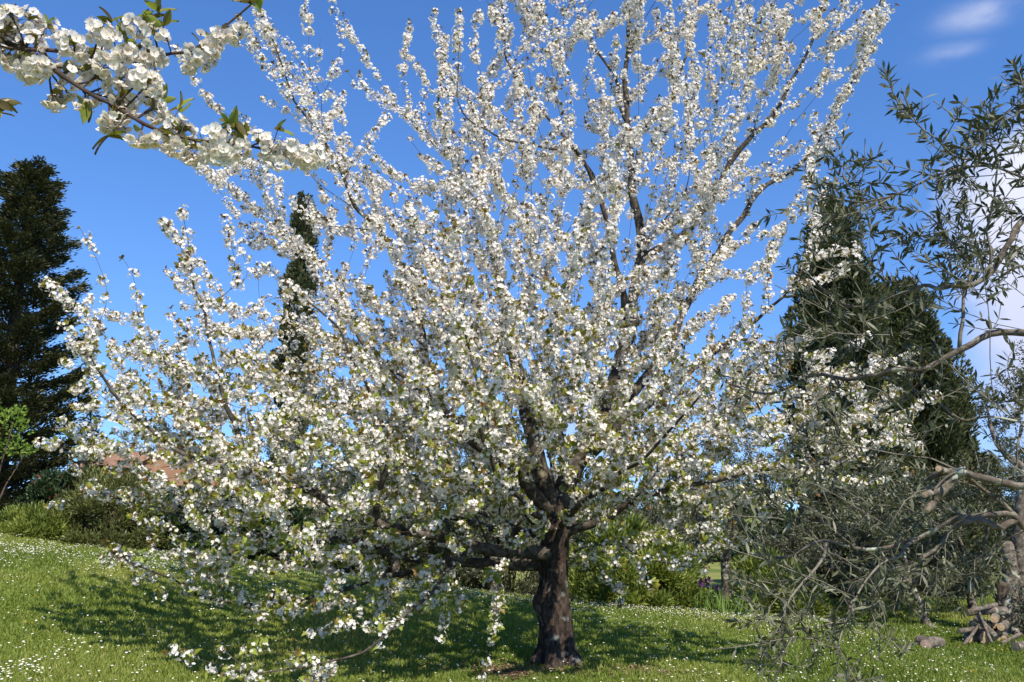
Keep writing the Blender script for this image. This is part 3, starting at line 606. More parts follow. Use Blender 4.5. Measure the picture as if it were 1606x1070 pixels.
def build_cherry():
    rng = np.random.default_rng(42)
    n = 30000
    px = rng.uniform(80, 1440, n); py = rng.uniform(-210, 1010, n)
    k = in_poly(px, py, OUTLINE); px, py = px[k], py[k]
    pd = poly_dist(px, py, OUTLINE)
    tmax = np.minimum(0.22 + pd / F * DT * 1.25, 2.5)
    tmax = tmax * (1 - 0.35 * sm(350, 50, py))
    dep = rng.uniform(-1, 1, len(px)) * tmax
    # shift the volume toward the camera low down, where limbs reach forward
    dep += -0.9 * sm(450, 900, py) * sm(1000, 500, px) - 0.4 * sm(450, 800, py)
    keep = np.ones(len(px), bool)
    for hx, hy, hr in HOLES: keep &= ((px - hx) ** 2 + (py - hy) ** 2 > hr * hr) 
    keep &= ~((np.abs(px - 870) < 62) & (py > 735) & (dep < .4))
    keep &= ~((dep < -.2) & (np.abs(px - 800) < 330) & (py > 330) & (rng.random(len(px)) < .12))
    # emptier below the crown near the trunk
    low = (py > 800) & (px > 560) & (px < 1000); keep &= ~(low & (rng.random(len(px)) < 0.72))
    keep &= ~((py > 930) & (rng.random(len(px)) < 0.5))
    keep &= rng.random(len(px)) < 0.62 + 0.38 * sm(300, 600, py)
    P = at_v(px[keep], py[keep], DT + dep[keep])
    P = P[P[:, 2] > 0.45 + hgt(P[:, 0], P[:, 1])]
    P = poisson_thin(P, 0.252, rng); ll_ = (P[:, 0] < -0.9) & (P[:, 2] < 3.9); P = P[rng.random(len(P)) < np.where(ll_, .95, .84 - .16 * sm(3.0, 4.6, P[:, 2]))]; zr = P[:, 2]; P = P[rng.random(len(P)) < 1 - 0.25 * sm(2.6, 4.6, zr)]
    cn = vnoise(P[:, 0] * 1.5 + P[:, 1] * .8 + 12, P[:, 2] * 1.5 - P[:, 1] * .9 + 25); P = P[(cn > .30) | (rng.random(len(P)) < .35)]
    sp = []
    for s_ in SPIKES: sp.append(spline([at(x, y, DT + d) for x, y, d in s_], 0.12))
    T = np.concatenate([P] + sp)
    limbs = [(c[1], c[2], c[3], c[4]) for c in CH]
    def slen(p, r):
        return 0.14 + 0.40 * r.random() * (0.5 + 0.7 * sm(1.5, 5.0, p[2]))
    s = grow(limbs, T, 1, bf=0.42, turn=1.5, up=0.01, shoot=dict(len=slen, keep=0.9, up=0.12, wild=0.24, curl=0.02, fan=.8, hub=BASE + [0, 0, 1.3]))
    root = thing('cherry_tree', BASE, 'big blossoming cherry tree with wide white crown and dark short trunk, standing on the lawn', 'tree')
    # trunk with flare, burl and furrows
    ti = [i for i in range(s.n0) if s.limb[i] == 0]; P0 = s.pos[ti]; g = Geo(); ns_, sides = len(P0) * 3, 40
    Pq = spline(P0, 0.03); nq = len(Pq); zz = Pq[:, 2] - BASE[2]; th = np.arange(sides) * 2 * pi / sides; V = []
    ph = rng.random(6) * 6.28
    for i in range(nq):
        z = zz[i]; r = 0.138 + 0.066 * max(0, 1 - z / 0.9) ** 1.3 + 0.06 * max(0, 1 - z / 0.2) ** 2
        fl_ = 0.26 * max(0, 1 - z / 0.32) ** 1.5
        rr = r * (1 + (0.05 + fl_) * np.sin(5 * th + ph[0] + .4 * z) + 0.035 * np.sin(9 * th + ph[1] + 1.3 * z) + 0.03 * np.sin(17 * th + ph[2] - 2 * z) + 0.03 * np.sin(3 * th + 6 * z) + 0.012 * rng.normal(size=sides))
        bd = np.cos(th - pi * 1.03); rr = rr + 0.085 * np.exp(-((z - 0.62) / 0.13) ** 2) * np.clip(bd, 0, 1) ** 3 + 0.05 * np.exp(-((z - 1.05) / 0.15) ** 2) * np.clip(bd, 0, 1) ** 2
        V.append(np.stack([Pq[i, 0] + np.cos(th) * rr, Pq[i, 1] + np.sin(th) * rr, np.full(sides, Pq[i, 2])], -1))
    V = np.array(V).reshape(-1, 3); i = np.arange(nq - 1)[:, None] * sides; j = np.arange(sides)[None]; j2 = (j + 1) % sides
    Q = np.stack([i + j, i + j2, i + sides + j2, i + sides + j], -1).reshape(-1, 4)
    V = np.vstack([V, Pq[-1] + [0, 0, 0.08]]); b0 = (nq - 1) * sides
    g.add(V, Q, [[b0 + a, b0 + (a + 1) % sides, len(V) - 1] for a in range(sides)])
    tr = g.build('trunk', m_trunk, root, smooth=True)
    def dens(p, td): return (0.62 + 0.38 * sm(1.0, 2.6, p[:, 2])) * (1.2 - .5 * sm(.5, 1.6, td)) * (.45 + 1.1 * vnoise(p[:, 0] * 2.6 + p[:, 1] * 1.9 + 31, p[:, 2] * 2.6 - p[:, 1] * 1.7 + 40))
    def lowleaf(p): return np.clip(1.05 - (p[:, 2] - 0.8) / 4.2, 0.14, 1)
    tot = 0
    # twigs that spring from the trunk itself (limb 0) go with the trunk as a sub-part
    for li in range(len(CH)):
        r_ = np.random.default_rng(100 + li); gF, gL = Geo(), Geo()
        gb, gt = Geo(), Geo()
        if li == 0:
            sub = Skel(); sub.__dict__.update(s.__dict__)
            for ch in skel_chains(s):
                if len(ch) > 2 and s.limb[ch[1]] == 0 and s.seedr[ch[1]] == 0: tube(gt, s.pos[ch], np.maximum(np.minimum(s.rad[ch], s.rad[ch[1]] * 1.1), .0022), 5)
            par = tr
        else:
            gb, gt = wood(s, [li])
            lo = gb.build('limb', m_cbark, root, smooth=True); par = lo
            if lo is None: continue
        org = BASE
        t_ = gt.build('twigs', m_ctwig, None, smooth=True, origin=org)
        blossoms(s, [li], gF, gL, r_, 0.056, dens, lowleaf=lowleaf); tip_tufts(s, [li], gL, r_)
        f_ = gF.build('blossoms', m_petal, None, origin=org); l_ = gL.build('foliage', m_cleaf, None, origin=org)
        tot += sum(len(q) for q in gF.q)
        for o_ in (t_, f_, l_):
            if o_ is not None: o_.location = (0, 0, 0); o_.parent = par; o_['kind'] = 'stuff'
    print('CHERRY cherry: nodes', len(s.pos), 'targets', len(T), 'petals', tot, 'length', np.linalg.norm(s.pos[1:] - s.pos[s.par[1:]], axis=1).sum())
build_cherry()

# ------------------------------------------------------------------ the near cherry whose branch enters at the top left
def petal_flower_template():
    """a bigger blossom: five cupped petals of 3x3 vertices"""
    v, q = [], []
    for k in range(5):
        a = k * 2 * pi / 5; b = len(v)
        for r, z, wd in ((0.10, -0.05, 0.10), (0.58, 0.14, 0.47), (0.86, 0.30, 0.46), (1.0, 0.34, 0.20)):
            for u in (-1, 0, 1):
                x, y = r, u * wd; zz = z + (0.07 if u else 0) - (0.05 if r == 1.0 and u == 0 else 0)
                v.append((cos(a) * x - sin(a) * y, sin(a) * x + cos(a) * y, zz))
        for i in range(3):
            for j in range(2):
                c = b + i * 3 + j; q.append((c, c + 3, c + 4, c + 1))
    return np.array(v), np.array(q)
PF_V, PF_Q = petal_flower_template()
BUD_V = np.array([(cos(a) * r, sin(a) * r, z) for z, r in ((0, .12), (.35, .42), (.75, .36)) for a in np.arange(6) * pi / 3] + [(0, 0, 1.0)])
BUD_Q = np.array([(i * 6 + j, i * 6 + (j + 1) % 6, (i + 1) * 6 + (j + 1) % 6, (i + 1) * 6 + j) for i in range(2) for j in range(6)])
BUD_T = np.array([(12 + j, 12 + (j + 1) % 6, 18) for j in range(6)])
m_calyx = leaf_mat('calyx', [(0, (0.14, 0.13, 0.03)), (0.6, (0.20, 0.16, 0.05)), (1, (0.22, 0.10, 0.05))], rough=.5, trans=.1)
m_stamen = leaf_mat('stamen', [(0, (0.45, 0.42, 0.12)), (1, (0.62, 0.55, 0.20))], rough=.6, trans=.2)
m_nleaf = leaf_mat('near_cherry_leaf', [(0, (0.10, 0.075, 0.02)), (0.35, (0.18, 0.155, 0.03)), (0.75, (0.21, 0.23, 0.04)), (1, (0.26, 0.30, 0.055))], rough=0.35, trans=0.42)
NL_V, NL_Q = [], []
for i in range(6):
    t_ = i / 5; wd = 0.30 * sin(pi * min(1, t_ * 0.93 + 0.05)) ** 0.8 * (1 - 0.25 * t_)
    for u in (-1, 0, 1): NL_V.append((u * wd * .86, t_, abs(u) * 0.09 - 0.22 * t_ * t_))
for i in range(5):
    for j in range(2): c = i * 3 + j; NL_Q.append((c, c + 1, c + 4, c + 3))
NL_V = np.array(NL_V); NL_Q = np.array(NL_Q)

def umbels(spurs, dirs, gF, gS, gC, gL, rng, nfl=(14, 23), fr_=0.0145, leaves=(1, 5), ped=0.036):
    """hanging clusters: pedicels from each spur, a blossom or bud at the end of each, a few young leaves"""
    for sp, d in zip(spurs, dirs):
        nf = rng.integers(*nfl); r = rdir(nf, rng) * 0.95 + d * 0.75 + np.array([0, 0, -0.42]); r = unit(r)
        L_ = ped * (0.75 + 0.5 * rng.random(nf)); tip = sp + r * L_[:, None] + np.array([0, 0, -0.006])
        for k in range(nf): tube(gS, [sp, (sp + tip[k]) / 2 + np.array([0, 0, 0.003]), tip[k]], [.0007, .0007, .001], 4, tint=rng.random(), cap=False)
        z = unit(r + rng.normal(size=(nf, 3)) * 0.25 + np.array([0, 0, -0.12])); bud = rng.random(nf) < 0.06
        o = ~bud; s_ = fr_ * (0.85 + 0.3 * rng.random(nf)); fr = frames_z(z, rng)
        sc = np.stack([s_, s_, s_ * (0.7 + 0.9 * rng.random(nf))], -1)
        gF.batch(PF_V, PF_Q, None, tip[o], fr[o], sc[o], np.clip(.6 + .3 * rng.normal(size=o.sum()), 0, 1))
        gF.batch(BUD_V, BUD_Q, BUD_T, tip[bud], fr[bud], s_[bud] * .75, 0.3)
        gC.batch(BUD_V, BUD_Q, BUD_T, tip - z * s_[:, None] * .42, fr, s_ * .42, rng.random(nf))
        # stamens
        ns_ = 8; e = np.repeat(np.where(o)[0], ns_); m = len(e); dd = unit(z[e] + rdir(m, rng) * 0.42)
        st = np.array([(-.03, 0, 0), (.03, 0, 0), (.07, 1, 0), (-.07, 1, 0)])
        gS.batch(st, [(0, 1, 2, 3)], None, tip[e], frames_yz(dd, rdir(m, rng)), s_[e] * .5, rng.random(m), 1)
        nl = rng.integers(*leaves); dl = unit(rdir(nl, rng) * 0.8 + d * 0.5 + np.array([0, 0, 0.55])); 
        gL.batch(NL_V, NL_Q, None, np.repeat(sp[None], nl, 0), frames_yz(dl, rdir(nl, rng) + np.array([0, 0, .8])), 0.026 + 0.026 * rng.random(nl), rng.random(nl))

def build_near_cherry():
    rng = np.random.default_rng(77)
    D0 = 2.35
    tb = np.array([-3.1, 1.5, 0.0]); tb[2] = float(hgt(tb[0], tb[1])) - 0.1
    root = thing('cherry_tree', (tb[0], tb[1], tb[2] + .1), 'near cherry branch with large open white flowers reaching in from the left edge', 'tree')
    P = lambda x, y, d: at(x, y, D0 + d)
    g = Geo(); tt = spline([tuple(tb), (-3.05, 1.52, 0.6), (-3.0, 1.55, 1.4), (-2.95, 1.6, 2.2), (-2.8, 1.7, 3.0), (-2.5, 1.8, 3.9)], .08)
    zz = np.linspace(0, 1, len(tt)); tube(g, tt, 0.12 * (1 - .75 * zz) + 0.08 * np.clip(1 - zz / .12, 0, 1) ** 2, 20, noise=.05); g.build('trunk', m_trunk, root, smooth=True)
    A = [(-2.98, 1.57, 1.9), tuple(P(-220, -40, -.35)), tuple(P(-90, 15, -.1)), tuple(P(0, 62, 0)), tuple(P(40, 78, 0))]
    B1 = [tuple(P(40, 78, 0)), tuple(P(91, 80, .02)), tuple(P(145, 90, .03)), tuple(P(210, 97, .05)), tuple(P(269, 84, .05)), tuple(P(300, 80, .05)), tuple(P(332, 60, .06)), tuple(P(352, 42, .06)), tuple(P(394, 7, .06)), tuple(P(425, -20, .06))]
    B2 = [tuple(P(40, 78, 0)), tuple(P(72, 98, -.02)), tuple(P(98, 119, -.03)), tuple(P(140, 146, -.03)), tuple(P(182, 168, -.03)), tuple(P(236, 199, -.02)), tuple(P(303, 219, 0)), tuple(P(394, 230, .04)), tuple(P(440, 240, .06)), tuple(P(500, 252, .08))]
    rad = ((A, .017, .0085), (B1, .0075, .0022), (B2, .0085, .0024))
    Z = lambda x, y: (x / 2.972, y / 2.972)
    c1 = [(40, 40), (140, 50), (230, 95), (60, 140), (170, 160), (30, 230), (110, 250), (190, 310), (250, 300), (330, 180), (345, 190), (470, 110), (500, 130), (630, 70), (715, 130), (440, 240), (500, 280), (570, 230), (690, 240), (750, 265), (640, 200), (960, 190), (1015, 180), (990, 250), (900, 300), (940, 260), (1110, 130), (1050, 150), (-20, 120), (-60, 200), (20, 90)]
    c2 = [(350, 350), (310, 440), (240, 480), (420, 480), (420, 330), (520, 580), (600, 430), (560, 590), (490, 350), (590, 350), (690, 340), (720, 350), (740, 490), (810, 560), (870, 590), (650, 640), (760, 650), (820, 680), (890, 720), (960, 700), (1020, 610), (1080, 680), (1130, 680), (1000, 690), (1050, 720), (1240, 650), (1290, 700), (1380, 680), (1420, 700), (1330, 720), (1480, 720), (180, 330), (120, 330), (60, 300), (560, 470), (620, 480), (540, 540)]
    for bi, (Q, r0, r1) in enumerate(rad):
        gb = Geo(); pp = spline(Q, .025); 
        tube(gb, pp, np.linspace(r0, r1, len(pp)) * (1 + .1 * rng.normal(size=len(pp)) * (r0 < .012)), 10, noise=.06)
        gF, gS, gC, gL = Geo(), Geo(), Geo(), Geo(); sp, dr = [], []
        for (x, y) in ([], c1, c2)[bi]:
            px, py = Z(x, y); q = at(px, py, D0 + rng.uniform(-.07, .09)); i = int(np.linalg.norm(pp - q, axis=1).argmin()); i = max(0, i - 1)
            d = q - pp[i]; ln = np.linalg.norm(d); d = d / max(ln, 1e-6); s_ = q - d * min(ln, .028)
            if ln > .03: tube(gb, spline([tuple(pp[i]), tuple((pp[i] + s_) / 2 + rdir(1, rng)[0] * .006), tuple(s_)], .015), np.linspace(.003, .0026, len(spline([tuple(pp[i]), tuple((pp[i] + s_) / 2), tuple(s_)], .015))) if False else .0028, 6) if False else tube(gb, [pp[i], (pp[i] + s_) / 2 + rdir(1, rng)[0] * .005, s_], [.0034, .0028, .0032], 6)
            sp.append(s_); dr.append(d)
        if bi == 0:
            for k in range(14):
                i = rng.integers(len(pp) // 4, len(pp)); d = rdir(1, rng)[0]; sp.append(pp[i] + d * .02); dr.append(d)
        umbels(np.array(sp), np.array(dr), gF, gS, gC, gL, rng)
        if bi:   # leafy end and leaf tufts along the shoot
            ends = [(394, 7), (405, -5), (250, 20), (225, 40), (255, 40), (175, 35), (205, 75), (195, 60)] if bi == 1 else [(250, 158), (280, 172), (135, 160), (170, 215), (370, 200), (385, 215), (235, 30), (355, 195), (435, 205)]
            for (x, y) in ends:
                q = at(x, y, D0 + rng.uniform(-.03, .06)); i = int(np.linalg.norm(pp - q, axis=1).argmin()); nl = 4
                tube(gb, [pp[i], (pp[i] + q) / 2, q], [.0018, .0015, .0012], 5)
                dl = unit(rdir(nl, rng) + unit(q - pp[i]) * .6 + np.array([0, 0, .3])); gL.batch(NL_V, NL_Q, None, np.repeat(q[None], nl, 0), frames_yz(dl, rdir(nl, rng) + np.array([0, -.3, .7])), 0.04 + 0.026 * rng.random(nl), rng.random(nl))
        par = gb.build('branch', m_ctwig if bi else m_cbark, root, smooth=True); org = np.array(root['org'])
        for gg, nm, mm_ in ((gF, 'blossoms', m_petal), (gS, 'flower_stalks', [m_calyx, m_stamen]), (gC, 'calyxes', m_calyx), (gL, 'foliage', m_nleaf)):
            o = gg.build(nm, mm_, None, origin=org, smooth=True)
            if o: o.location = (0, 0, 0); o.parent = par; o['kind'] = 'stuff'
    # a drooping spray at the very edge of the frame
    gb, gF, gS, gC, gL = Geo(), Geo(), Geo(), Geo(), Geo()
    pp = spline([tuple(P(-180, -20, -.3)), tuple(P(-90, 70, -.2)), tuple(P(-35, 140, -.2)), tuple(P(-4, 175, -.2))], .03); tube(gb, pp, np.linspace(.006, .002, len(pp)), 8)
    for q in (P(-2, 160, -.2), P(-8, 178, -.2)):
        dl = unit(rdir(4, rng) + np.array([.9, 0, -.2])); gL.batch(NL_V, NL_Q, None, np.repeat(q[None], 4, 0), frames_yz(dl, rdir(4, rng) + np.array([0, -.2, .8])), 0.045 + 0.015 * rng.random(4), rng.random(4) * .4)
    umbels(pp[[len(pp) // 2, -3]], rdir(2, rng), gF, gS, gC, gL, rng)
    par = gb.build('branch', m_ctwig, root, smooth=True); org = np.array(root['org'])
    for gg, nm, mm_ in ((gF, 'blossoms', m_petal), (gS, 'flower_stalks', [m_calyx, m_stamen]), (gC, 'calyxes', m_calyx), (gL, 'foliage', m_nleaf)):
        o = gg.build(nm, mm_, None, origin=org, smooth=True)
        if o: o.location = (0, 0, 0); o.parent = par; o['kind'] = 'stuff'
build_near_cherry()

# ------------------------------------------------------------------ olive trees
def olive_leaves(s, which, g, rng, spacing=0.03, size=(0.035, 0.03), rmax=0.006, dens=None, tdmax=0.55):
    """opposite pairs of narrow leaves along the thin outer twigs"""
    idx = np.where((s.par >= 0) & np.isin(s.limb, which) & (s.rad < rmax) & (s.td < tdmax))[0]
    a = s.pos[s.par[idx]]; b_ = s.pos[idx]; ln = np.linalg.norm(b_ - a, axis=1)
    lam = ln / spacing * (dens(b_) if dens is not None else 1); cnt = rng.poisson(lam)
    e = np.repeat(np.arange(len(idx)), cnt); n = len(e)
    if not n: return 0
    t = rng.random((n, 1)); p0 = a[e] * (1 - t) + b_[e] * t; ax = unit(b_ - a)[e]
    sd = rdir(n, rng); sd = unit(sd - ax * np.sum(sd * ax, 1, keepdims=True))
    P, Dv = [], []
    for sg in (1, -1): P.append(p0 + 0 * sd); Dv.append(unit(ax * (0.45 + 0.5 * rng.random((n, 1))) + sd * sg + rng.normal(size=(n, 3)) * .25))
    P = np.concatenate(P); Dv = np.concatenate(Dv)
    zh = rdir(len(P), rng) * 0.8 + np.array([0, 0, 0.8])
    g.batch(LAN_V, LAN_Q, LAN_T, P, frames_yz(Dv, zh), size[0] + size[1] * rng.random(len(P)), np.clip(0.45 + 0.25 * rng.normal(size=len(P)), 0, 1))
    return len(P)

OD = 4.0
def build_near_olive():
    rng = np.random.default_rng(31)
    tb = np.array([4.25, 4.3, float(hgt(4.25, 4.3)) - .1])
    root = thing('olive_tree', (tb[0], tb[1], tb[2] + .1), 'near olive tree reaching in from the right edge with lichen crusted limbs', 'tree')
    P = lambda x, y, d: at(x, y, OD + d)
    B = [
     ('trunk', [tuple(tb), (4.2, 4.3, .5), (4.05, 4.25, 1.1), (3.9, 4.2, 1.7), (3.75, 4.2, 2.3), (3.7, 4.25, 2.9)], .20, .05, None),
     ('limb', [(3.75, 4.2, 2.3), tuple(P(1760, 330, .1)), tuple(P(1650, 330, 0)), tuple(P(1606, 355, 0)), tuple(P(1590, 380, -.05)), tuple(P(1567, 405, -.05)), tuple(P(1562, 425, -.05)), tuple(P(1545, 441, -.05)), tuple(P(1513, 444, 0)), tuple(P(1485, 457, .1)), tuple(P(1450, 450, .2)), tuple(P(1400, 470, .3)), tuple(P(1340, 480, .4)), tuple(P(1290, 450, .5))], .035, .007, 0),
     ('limb', [(3.85, 4.2, 1.9), tuple(P(1740, 545, .1)), tuple(P(1650, 535, 0)), tuple(P(1604, 532, 0)), tuple(P(1550, 526, .05)), tuple(P(1503, 543, .1)), tuple(P(1470, 563, .1)), tuple(P(1443, 578, .15)), tuple(P(1369, 578, .3)), tuple(P(1328, 597, .4)), tuple(P(1270, 590, .6)), tuple(P(1200, 620, .8)), tuple(P(1150, 610, .9))], .034, .007, 0),
     ('limb', [(3.95, 4.2, 1.5), tuple(P(1760, 690, .2)), tuple(P(1650, 665, .2)), tuple(P(1604, 658, .2)), tuple(P(1554, 649, .2)), tuple(P(1520, 655, .2)), tuple(P(1490, 640, .3)), tuple(P(1440, 600, .4))], .018, .005, 0),
     ('limb', [(4.0, 4.2, 1.35), tuple(P(1760, 800, .1)), tuple(P(1650, 772, 0)), tuple(P(1604, 763, 0)), tuple(P(1544, 754, .05)), tuple(P(1510, 744, .1)), tuple(P(1486, 741, .15)), tuple(P(1470, 746, .2))], .036, .017, 0),
     ('limb', [(4.05, 4.25, 1.1), tuple(P(1780, 850, .2)), tuple(P(1660, 838, .25)), tuple(P(1604, 821, .25)), tuple(P(1584, 803, .25)), tuple(P(1540, 812, .3)), tuple(P(1513, 822, .35)), tuple(P(1470, 838, .45)), tuple(P(1436, 848, .5)), tuple(P(1370, 860, .55)), tuple(P(1300, 850, .65)), tuple(P(1230, 870, .8)), tuple(P(1180, 880, .9))], .034, .007, 0),
     ('limb', [tuple(P(1584, 803, .25)), tuple(P(1575, 790, .22)), tuple(P(1545, 765, .2)), tuple(P(1515, 745, .17)), tuple(P(1490, 738, .1)), tuple(P(1466, 757, .1)), tuple(P(1452, 795, .1))], .012, .006, 5),
     ('limb', [tuple(P(1590, 810, .25)), tuple(P(1570, 832, .22)), tuple(P(1555, 832, .2)), tuple(P(1530, 822, .2)), tuple(P(1500, 828, .25)), tuple(P(1480, 845, .3)), tuple(P(1430, 880, .3)), tuple(P(1380, 905, .4))], .02, .006, 5),
     ('limb', [(3.72, 4.2, 2.5), tuple(P(1760, 260, 0)), tuple(P(1660, 285, -.1)), tuple(P(1604, 279, -.2)), tuple(P(1554, 264, -.2)), tuple(P(1497, 266, -.2)), tuple(P(1463, 276, -.2)), tuple(P(1402, 299, -.15)), tuple(P(1355, 313, -.1)), tuple(P(1320, 320, -.05)), tuple(P(1281, 323, 0))], .016, .004, 0),
     ('limb', [tuple(P(1660, 285, -.1)), tuple(P(1604, 242, -.3)), tuple(P(1550, 238, -.3)), tuple(P(1510, 236, -.3)), tuple(P(1470, 215, -.3)), tuple(P(1440, 200, -.3)), tuple(P(1416, 168, -.3)), tuple(P(1410, 150, -.3))], .008, .003, 8),
     ('limb', [tuple(P(1545, 441, -.05)), tuple(P(1549, 400, -.1)), tuple(P(1550, 340, -.15)), tuple(P(1550, 270, -.2)), tuple(P(1556, 220, -.2)), tuple(P(1566, 165, -.2))], .007, .003, 1),
     ('limb', [tuple(P(1503, 540, .1)), tuple(P(1507, 510, .1)), tuple(P(1512, 480, .1)), tuple(P(1520, 430, .1)), tuple(P(1500, 390, .1)), tuple(P(1470, 350, .1)), tuple(P(1440, 330, .1))], .010, .004, 2),
     ('limb', [tuple(P(1436, 848, .5)), tuple(P(1400, 870, .3)), tuple(P(1360, 910, .2)), tuple(P(1330, 960, .1)), tuple(P(1315, 1010, 0)), tuple(P(1310, 1080, 0))], .009, .003, 5),
     ('limb', [tuple(P(1300, 850, .65)), tuple(P(1270, 900, .4)), tuple(P(1240, 950, .3)), tuple(P(1225, 1010, .2)), tuple(P(1200, 1075, .2))], .009, .003, 5),
     ('limb', [tuple(P(1604, 658, .2)), tuple(P(1601, 690, .1)), tuple(P(1595, 720, .1)), tuple(P(1590, 745, .1)), tuple(P(1570, 750, .1))], .009, .003, 3),
     ('limb', [(3.7, 4.25, 2.9), tuple(P(1720, 110, -.2)), tuple(P(1650, 150, -.35)), tuple(P(1600, 165, -.4)), tuple(P(1560, 200, -.4))], .012, .003, 0),
    ]
    limbs = [(b[1], b[2], b[3], b[4]) for b in B]
    # twig targets by region: polygon, number, depth range
    regs = [([(1255, 330), (1300, 250), (1400, 330), (1500, 300), (1606, 290), (1606, 470), (1480, 480), (1420, 560), (1260, 540)], 210, (-.2, .9)),
            ([(1410, 160), (1470, 190), (1510, 190), (1606, 165), (1606, 300), (1450, 290), (1420, 220)], 66, (-.45, .1)),
            ([(1285, 300), (1300, 240), (1380, 230), (1400, 300)], 28, (-.2, .1)),
            ([(1590, 110), (1640, 100), (1640, 250), (1580, 230)], 18, (-.5, -.2)),
            ([(1150, 600), (1250, 520), (1400, 540), (1490, 540), (1490, 700), (1460, 880), (1440, 980), (1330, 960), (1150, 950), (1140, 860), (1190, 740)], 255, (-.1, 1.1)),
            ([(1155, 900), (1420, 900), (1430, 990), (1340, 1080), (1180, 1080), (1170, 1000)], 105, (-.15, .5)),
            ([(1490, 560), (1606, 560), (1606, 740), (1520, 740)], 20, (-.1, .4)),
            ([(1440, 960), (1400, 1020), (1440, 1050), (1420, 1010)], 6, (0, .2)),
            ([(1470, 780), (1606, 840), (1606, 900), (1440, 980)], 40, (.1, .8)),
            ([(1500, 330), (1606, 400), (1606, 540), (1500, 520)], 40, (-.2, .5)),
            ([(1620, 100), (1800, 100), (1800, 800), (1620, 800)], 90, (-.3, .6))]
    T = []
    for poly, n, (d0, d1) in regs:
        p = np.array(poly, float); k = 0; got = []
        while len(got) < n:
            x, y = rng.uniform(p[:, 0].min(), p[:, 0].max()), rng.uniform(p[:, 1].min(), p[:, 1].max())
            if in_poly(np.array([x]), np.array([y]), poly)[0]: got.append(at(x, y, OD + rng.uniform(d0, d1)))
        T.append(np.array(got))
    T = poisson_thin(np.concatenate(T), 0.06, rng)
    s = grow(limbs, T, 3, bf=0.12, step=.05, turn=1.4, rtwig=0.00105, rexp=0.42, up=0.0,
             shoot=dict(len=lambda p, r: 0.06 + 0.16 * r.random(), keep=0.8, up=0.25, wild=0.35, curl=0.0))
    def dens(p): return np.where(p[:, 2] > 2.9, 1.15, 0.8)
    for li in range(len(B)):
        gb, gt = wood(s, [li]); gL = Geo(); r_ = np.random.default_rng(300 + li)
        if li == 0:
            g = Geo(); tt = spline(B[0][1], .06); zz = np.linspace(0, 1, len(tt)); tube(g, tt, .2 * (1 - .7 * zz) + .12 * np.clip(1 - zz / .12, 0, 1) ** 2, 24, noise=.07); par = g.build('trunk', m_obark, root, smooth=True)
            gt = Geo()
            for ch in skel_chains(s):
                if len(ch) > 2 and s.limb[ch[1]] == 0 and s.seedr[ch[1]] == 0: tube(gt, s.pos[ch], np.maximum(np.minimum(s.rad[ch], s.rad[ch[1]] * 1.1), .0012), 4)
        else: par = gb.build('limb', m_obark if B[li][2] > .011 else m_otwig, root, smooth=True)
        olive_leaves(s, [li], gL, r_, spacing=0.029, size=(0.045, 0.034), dens=dens, rmax=.0075, tdmax=.9)
        org = np.array(root['org'])
        if par is None: par = gt.build('limb', m_otwig, root, smooth=True); gt = Geo()
        for gg, nm, mm_ in ((gt, 'twigs', m_otwig), (gL, 'foliage', m_olive)):
            o = gg.build(nm, mm_, None, origin=org, smooth=nm == 'twigs')
            if o: o.location = (0, 0, 0); o.parent = par; o['kind'] = 'stuff'
        if li == 4:  # sawn stubs at the end of the lichen limb
            for (x, y, dx, dy) in ((1486, 741, -14, -6), (1470, 770, -20, 6), (1466, 786, -12, 14)):
                gs_ = Geo(); a = P(x, y, .14); b = P(x + dx, y + dy, .02); tube(gs_, [P(1500, 744, .12), a, b], [.02, .017, .015], 12, cap=False); st = gs_.build('stub', m_obark, None, origin=org, smooth=True); st.location = (0, 0, 0); st.parent = par
                gc = Geo(); dirb = unit(b - a); f = frames_z(dirb[None])[0]; vv = [b + f[:, 0] * cos(k * pi / 6) * .0145 + f[:, 1] * sin(k * pi / 6) * .0145 for k in range(12)] + [b + dirb * .002]
                gc.add(vv, None, [(k, (k + 1) % 12, 12) for k in range(12)]); o = gc.build('sawn_face', m_wood, None, origin=org); o.location = (0, 0, 0); o.parent = par
    print('CHERRY near olive targets', len(T), 'nodes', len(s.pos))
build_near_olive()

